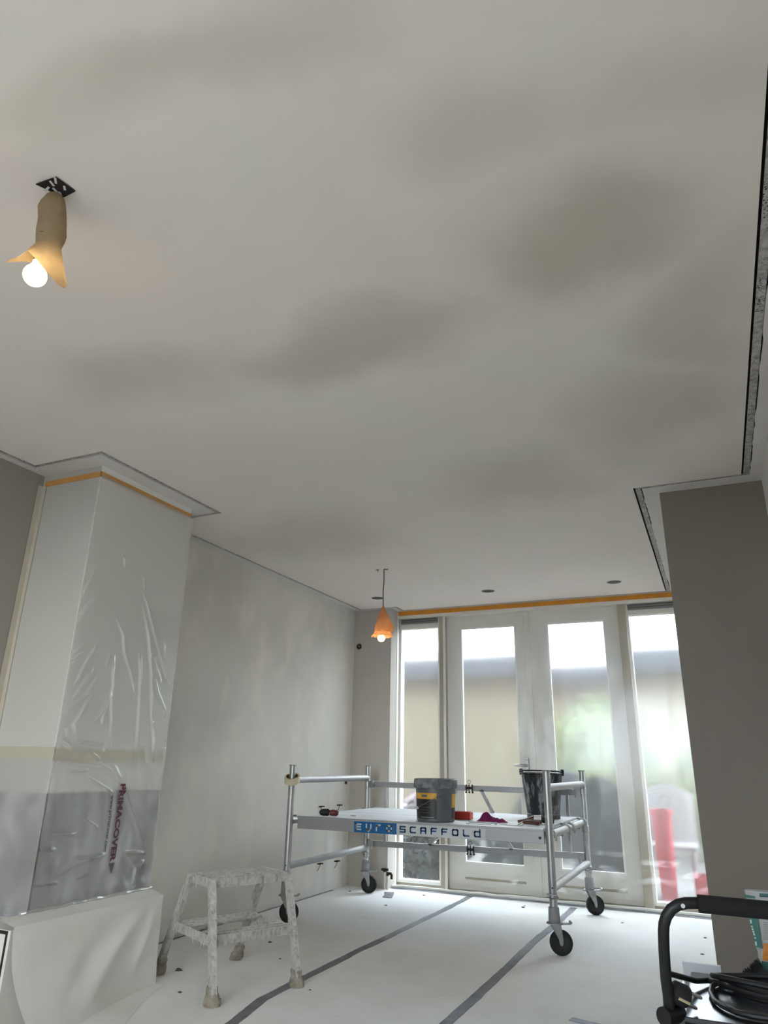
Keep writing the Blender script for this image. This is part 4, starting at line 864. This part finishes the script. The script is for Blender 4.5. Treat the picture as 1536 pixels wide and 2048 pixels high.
# ------------------------------------------------------------------ black machine beside the photographer
mc = thing('workshop_machine', (.08, 2.27, 0), 'black wheeled site machine with glossy top and padded U-shaped push handle', 'machine')
x0, x1, y0, y1, zt = -.172, .335, 2.05, 2.49, .548
obj('body', MB().box(x0 + .03, x1, y0 + .01, y1, .09, zt - .012), 'machine_black', mc, bevel=.02)
obj('top_plate', MB().box(x0 + .02, x1, y0, y1, zt - .012, zt), 'machine_gloss', mc, bevel=.004)
obj('rear_lip', MB().box(x0, x0 + .10, y1 - .012, y1, zt - .02, zt + .022), 'panel_grey', mc)
obj('side_plate', MB().box(x0, x0 + .02, y0 + .02, y1 - .02, .2, zt - .012), 'machine_gloss', mc)
for sx_ in (x0 + .05, x1 - .05):
    for sy_ in (y0 + .06, y1 - .06): obj('wheel', MB().lathe((sx_, sy_, .05), [(0, -.018), (.04, -.018), (.05, -.012), (.05, .012), (.04, .018), (0, .018)], 24, Matrix.Rotation(PI / 2, 3, 'Y')), 'tyre', mc, smooth=True); obj('wheel_fork', MB().box(sx_ - .024, sx_ + .024, sy_ - .012, sy_ + .012, .07, .1), 'galvanised', mc)
D0 = 1.65
hpx = [(1339, 2026), (1337, 1995), (1332, 1960), (1328, 1900), (1327, 1865), (1328, 1848), (1333, 1832), (1343, 1818), (1357, 1809), (1372, 1806), (1392, 1806), (1410, 1807)]
hp_ = [atD(u, v, D0) for u, v in hpx]; end = hp_[-1] + Vector((.34, .03, -.008))
obj('handle_tube', MB().tube(hp_ + [end, end + Vector((.04, .0, -.03)), end + Vector((.045, .02, -.15)), end + Vector((.045, .05, -.24))], .0128, 14), 'machine_black', mc, smooth=True)
obj('foam_grip', MB().tube([atD(1396, 1807, D0), end - Vector((.04, 0, 0))], .0195, 18), 'foam_black', mc, smooth=True)
pv = hp_[0]; obj('pivot_knob', MB().cyl(pv + Vector((-.012, -.022, -.004)), pv + Vector((.02, .03, -.004)), .020, 20), 'machine_black', mc, smooth=True)
obj('handle_bolt', MB().cyl(atD(1366, 1812, D0 - .016), atD(1366, 1812, D0 - .008), .005, 10), 'galvanised', mc)
cb = thing('power_cable', (.1, 2.27, zt), 'coiled black power cable with a two-pin plug lying on the machine top', 'cable')
pc = atD(1360, 1988, 1.66); pd = (AX_R * .90 - AX_U * .42 - AX_F * .05).normalized(); po = pd.cross(AX_F).normalized()
co = [pc - pd * .022, pc - pd * .026 + AX_F * .022, pc - pd * .006 + AX_F * .065 + Vector((0, 0, .004)), atZ(1392, 1962, zt + .016), atZ(1418, 1961, zt + .010), Vector((.02, 2.275, zt + .009)), Vector((.14, 2.28, zt + .010))]
for k in range(2, 80):
    a = -PI / 2 + 2 * PI * k / 36 + .2; r_ = 1 + .07 * math.sin(k * .19); ex = .04 * (k / 36)
    co.append(Vector((.150 + (.185 + ex) * r_ * math.cos(a), 2.345 + .075 * r_ * math.sin(a) + .012 * math.sin(k * .11), zt + .010 + .010 * (k / 36) + .004 * math.sin(k * .5))))
obj('cord', MB().tube([Vector((min(c.x, .322), c.y, c.z)) for c in co], .0068, 8), 'cable_black', cb, smooth=True)
lo = [Vector((-.02 - .085 * math.sin(PI * k / 24), 2.30 - .17 * k / 24 + .0 * k, zt + .008)) for k in range(25)]
lo = [atZ(u, v, zt + .008) for u, v in ((1470, 1962), (1440, 1964), (1424, 1972), (1421, 1985), (1428, 2000), (1446, 2013), (1475, 2026), (1510, 2034), (1540, 2038))]
obj('cord_loop', MB().tube(lo, .0062, 8), 'cable_black', cb, smooth=True)
pb = obj('plug', MB().tube([pc - pd * .036, pc - pd * .022, pc - pd * .016, pc + pd * .014, pc + pd * .018], [.010, .012, .023, .0245, .022], 18), 'black_rubber', cb, smooth=True)
for s_ in (-1, 1): obj('pin', MB().tube([pc + po * (s_ * .0135) + pd * .016, pc + po * (s_ * .0135) + pd * .046, pc + po * (s_ * .0135) + pd * .050], [.0040, .0040, .0024], 10), 'steel', pb, smooth=True)
obj('earth_clip', MB().bar(pc - AX_F * .0235 - pd * .014, pc - AX_F * .0235 + pd * .014, .006, .004, AX_F), 'brass', pb)
# plaster bag
by = 3.2
def bp(u, v): return atY(u, v, by)
bag = thing('plaster_bag', (.2, by + .08, 0), 'standing paper sack of plaster, white with a teal stripe and an orange picture', 'bag')
prof = [(bp(1496, 1960).x + .02, 0.0), (bp(1520, 1960).x, .2), (bp(1522, 1950).x, bp(1522, 1950).z), (bp(1517, 1915).x, bp(1517, 1915).z), (bp(1508, 1875).x, bp(1508, 1875).z), (bp(1500, 1840).x, bp(1500, 1840).z), (bp(1492, 1800).x, bp(1492, 1800).z), (bp(1489, 1786).x, bp(1489, 1786).z)]
rows = []
for (xl, z) in prof:
    row = []; xr_ = .375 if z < .6 else .37; th = .085 * (1 - (z / .72) ** 4)
    for k in range(25):
        a = 2 * PI * k / 24; cxm = (xl + xr_) / 2; hw = (xr_ - xl) / 2; ca, sa = math.cos(a), math.sin(a)
        x = cxm - hw * (abs(ca) ** .5) * (1 if ca > 0 else -1); y = by + .09 - (th + .004) * (abs(sa) ** .6) * (1 if sa > 0 else -1)
        row.append((x + .006 * noise.noise(Vector((x * 9, y * 9, z * 9))), y + .008 * noise.noise(Vector((x * 12, 3, z * 14))), z))
    rows.append(row)
obj('sack', MB().grid(rows), 'bag_white', bag, smooth=True)
def front_y(x, z): return by + .090 - .089 * (1 - (max(z, .01) / .72) ** 4) * max(.0, 1 - ((x - .21) / .20) ** 4) ** .35 - .010
def decal(quad, mat, name, off=0):
    n_ = 10; P = []
    for i in range(n_ + 1):
        s_ = i / n_; a = bp(*quad[0]).lerp(bp(*quad[3]), s_); b_ = bp(*quad[1]).lerp(bp(*quad[2]), s_); row = []
        for j in range(7): q_ = a.lerp(b_, j / 6); row.append((q_.x, front_y(q_.x, q_.z) - .002 - off, q_.z))
        P.append(row)
    return obj(name, MB().grid(P), mat, bag)
decal([(1498, 1835), (1516, 1837), (1524, 1900), (1512, 1896)], 'bag_teal', 'teal_stripe'); decal([(1490, 1794), (1511, 1797), (1511, 1801), (1491, 1800)], 'bag_teal', 'teal_band'); decal([(1520, 1791), (1560, 1793), (1560, 1797), (1520, 1796)], 'bag_teal', 'teal_band'); decal([(1520, 1796), (1560, 1797), (1560, 1799), (1521, 1798)], 'bag_navy', 'dark_band')
decal([(1528, 1888), (1575, 1890), (1575, 1928), (1525, 1922)], 'bag_orange', 'orange_picture', .002); decal([(1523, 1924), (1575, 1930), (1575, 1952), (1525, 1948)], 'bag_teal', 'teal_foot')
for k in range(9): decal([(1527, 1847 + k * 4), (1552, 1848 + k * 4), (1552, 1849.5 + k * 4), (1527, 1848.5 + k * 4)], 'bag_text', 'small_print', .002)
for k, (u, v, h) in enumerate(((1502, 1847, 8), (1504, 1857, 3.5), (1505.5, 1862, 3.5), (1507, 1867, 4), (1508.5, 1872, 4), (1510.5, 1879, 3), (1512, 1890, 8))):
    decal([(u - 1.6, v - h / 2), (u + 1.8, v - h / 2), (u + 2.6, v + h / 2), (u - .8, v + h / 2)], 'bag_print', 'white_print', .003)
# hand brush leaning at the bag
hb_ = thing('hand_brush', (-.01, 3.1, 0), 'dark worn hand brush propped upright against the plaster sack', 'brush')
obj('brush_handle', MB().tube([(.03, 3.12, 0), (.035, 3.13, .15), (.03, 3.14, .32)], [.014, .012, .016], 10), 'wood_handle', hb_, smooth=True)
A_, B_ = atY(1524, 1926, 3.14), atY(1494, 1952, 3.14); obj('brush_head', MB().bar(A_ + Vector((.015, 0, -.03)), B_ + Vector((.02, 0, -.03)), .03, .05), 'black_rubber', hb_)
bt = MB()
for k in range(160):
    s_ = random.random(); p = A_.lerp(B_, s_) + Vector((.0, random.uniform(-.014, .014), -.012)); bt.tube([p, p + Vector((-.014 + random.uniform(-.006, .006), random.uniform(-.005, .005), .018 + random.uniform(-.004, .006)))], [.0016, .001], 3)
o_ = obj('bristles', bt, 'bristle', hb_); o_['kind'] = 'stuff'

# ------------------------------------------------------------------ garden seen through the film
struct('ground', MB().box(-30, 30, 7.02, 60, -.2, -.06), 'patio')
struct('ground_street', MB().box(-30, 30, -60, YREAR - .15, -.2, -.06), 'patio')
up_ = MB().box(-12, 10, YREAR - .15, 7.02, ZT + .1, 8.6).box(-12, XW - .2, YREAR - .15, 7.02, -.2, ZT + .1).box(XR + .2, 10, YREAR - .15, 7.02, -.2, ZT + .1)
struct('wall_shading_storeys', up_, 'house_brick')  # unseen house mass, added to keep skylight off the garden
gr = thing('garden_shed', (-2, 14.5, 0), 'long cream rendered garage with grey flat roof behind the garden', 'garage')
obj('wall', MB().box(-14, 6, 14, 18, -.06, 2.72), 'shed_cream', gr); obj('roof', MB().box(-14.3, 6.3, 13.7, 18.3, 2.72, 3.12), 'shed_roof', gr); obj('downpipe', MB().cyl((-3.1, 13.95, 0), (-3.1, 13.95, 2.7), .06, 10), 'post_tan', gr)
def bush(name, c, r, h, n_, mat, label, cat, flowers=0, seed=1):
    rs = random.Random(seed); b = thing(name, (c[0], c[1], -.06), label, cat); lf = MB(); fl = MB()
    def leafq(p, s_, mb):
        d_ = Vector((rs.uniform(-1, 1), rs.uniform(-1, 1), rs.uniform(-.3, 1))).normalized(); e_ = d_.orthogonal().normalized(); e_ = Matrix.Rotation(rs.uniform(0, 6.3), 3, d_) @ e_; f_ = d_.cross(e_); mb.add([p - e_ * s_, p + f_ * s_ * .45, p + e_ * s_, p - f_ * s_ * .45], [(0, 1, 2, 3)])
    for k in range(n_):
        a = rs.uniform(0, 2 * PI); e = rs.uniform(0, 1) ** .35; z = rs.uniform(0, 1); rr_ = r * e * (math.sin(PI * min(.98, .15 + z * .85)) ** .5) * (1 + .3 * noise.noise(Vector((math.cos(a) * 2, math.sin(a) * 2, z * 3 + seed))))
        p = Vector((c[0] + rr_ * math.cos(a), c[1] + rr_ * math.sin(a), -.02 + z * h)); leafq(p, rs.uniform(.03, .065) * (1 + r * .4), lf)
        if flowers and k < flowers and z > .45: leafq(p + Vector((0, -.04, .03)), rs.uniform(.04, .07), fl)
    ob = obj('foliage', lf, mat, b); ob['kind'] = 'stuff'
    if flowers: ob = obj('blossoms', fl, 'petal', b); ob['kind'] = 'stuff'
    st = MB()
    for k in range(6): a = k * 1.05; st.tube([(c[0], c[1], -.06), (c[0] + r * .4 * math.cos(a), c[1] + r * .4 * math.sin(a), h * .55)], [.02, .008], 6)
    obj('stems', st, 'twig', b)
bush('flowering_shrub', (-2.95, 7.75), .46, .80, 2600, 'leaf_dark', 'dark shrub with pale blossoms outside the narrow window beside the niche', 'shrub', 700, 1)
bush('low_shrub', (-2.0, 7.75), .34, .52, 2000, 'leaf_dark', 'low dark shrub outside below the first garden door', 'shrub', 0, 2)
bush('low_shrub', (-1.22, 8.15), .36, .98, 2600, 'leaf_dark', 'broad dark shrub outside below the second garden door', 'shrub', 0, 3)
bush('blue_shrub', (-2.05, 10.2), .5, 1.05, 1800, 'leaf_blue', 'rounded blue-grey shrub between patio and garage', 'shrub', 0, 6)
bush('green_shrub', (-1.75, 12.0), 1.0, 2.2, 2800, 'leaf_green', 'tall yellow-green shrub in front of the garage wall', 'shrub', 0, 4)
bush('green_shrub', (.35, 11.4), 1.0, 1.75, 2600, 'leaf_green', 'rounded green shrub in line with the window beside the pier', 'shrub', 0, 5)
ch_ = thing('garden_chair', (-.55, 8.1, -.06), 'white plastic garden chair on the patio outside', 'chair')
obj('backrest', MB().grid([[(-.80 + .5 * s_, 8.30 + .12 * z_ - .10 * math.sin(PI * s_), .40 + .45 * z_ + .10 * math.sin(PI * s_) * z_) for s_ in [k / 10 for k in range(11)]] for z_ in (0, .5, 1)]), 'outdoor_white', ch_, smooth=True); obj('seat', MB().box(-.80, -.30, 7.85, 8.30, .37, .41), 'outdoor_white', ch_, bevel=.01)
for x in (-.78, -.34):
    for y in (7.87, 8.26): obj('leg', MB().cyl((x, y, -.06), (x, y, .38), .022, 10), 'outdoor_white', ch_)
pr = thing('red_planter', (-.58, 7.5, -.06), 'tall red planter standing outside by the window next to the pier', 'planter'); obj('pot', MB().lathe((-.56, 7.5, -.06), [(0, 0), (.065, 0), (.085, .74), (.1, .75), (.1, .80), (.085, .80), (.08, .74), (0, .74)], 28), 'outdoor_red', pr, smooth=True); obj('soil', MB().lathe((-.56, 7.5, -.06), [(0, .75), (.08, .75)], 24), 'debris', pr)
pr = thing('red_crate', (-.2, 7.6, -.06), 'low red plastic crate on the patio outside', 'crate'); obj('crate_wall', MB().box(-.34, -.02, 7.42, 7.44, -.06, .2).box(-.34, -.02, 7.72, 7.74, -.06, .2).box(-.34, -.32, 7.44, 7.72, -.06, .2).box(-.04, -.02, 7.44, 7.72, -.06, .2), 'outdoor_red', pr); obj('crate_floor', MB().box(-.34, -.02, 7.42, 7.74, -.06, -.04), 'outdoor_red', pr)
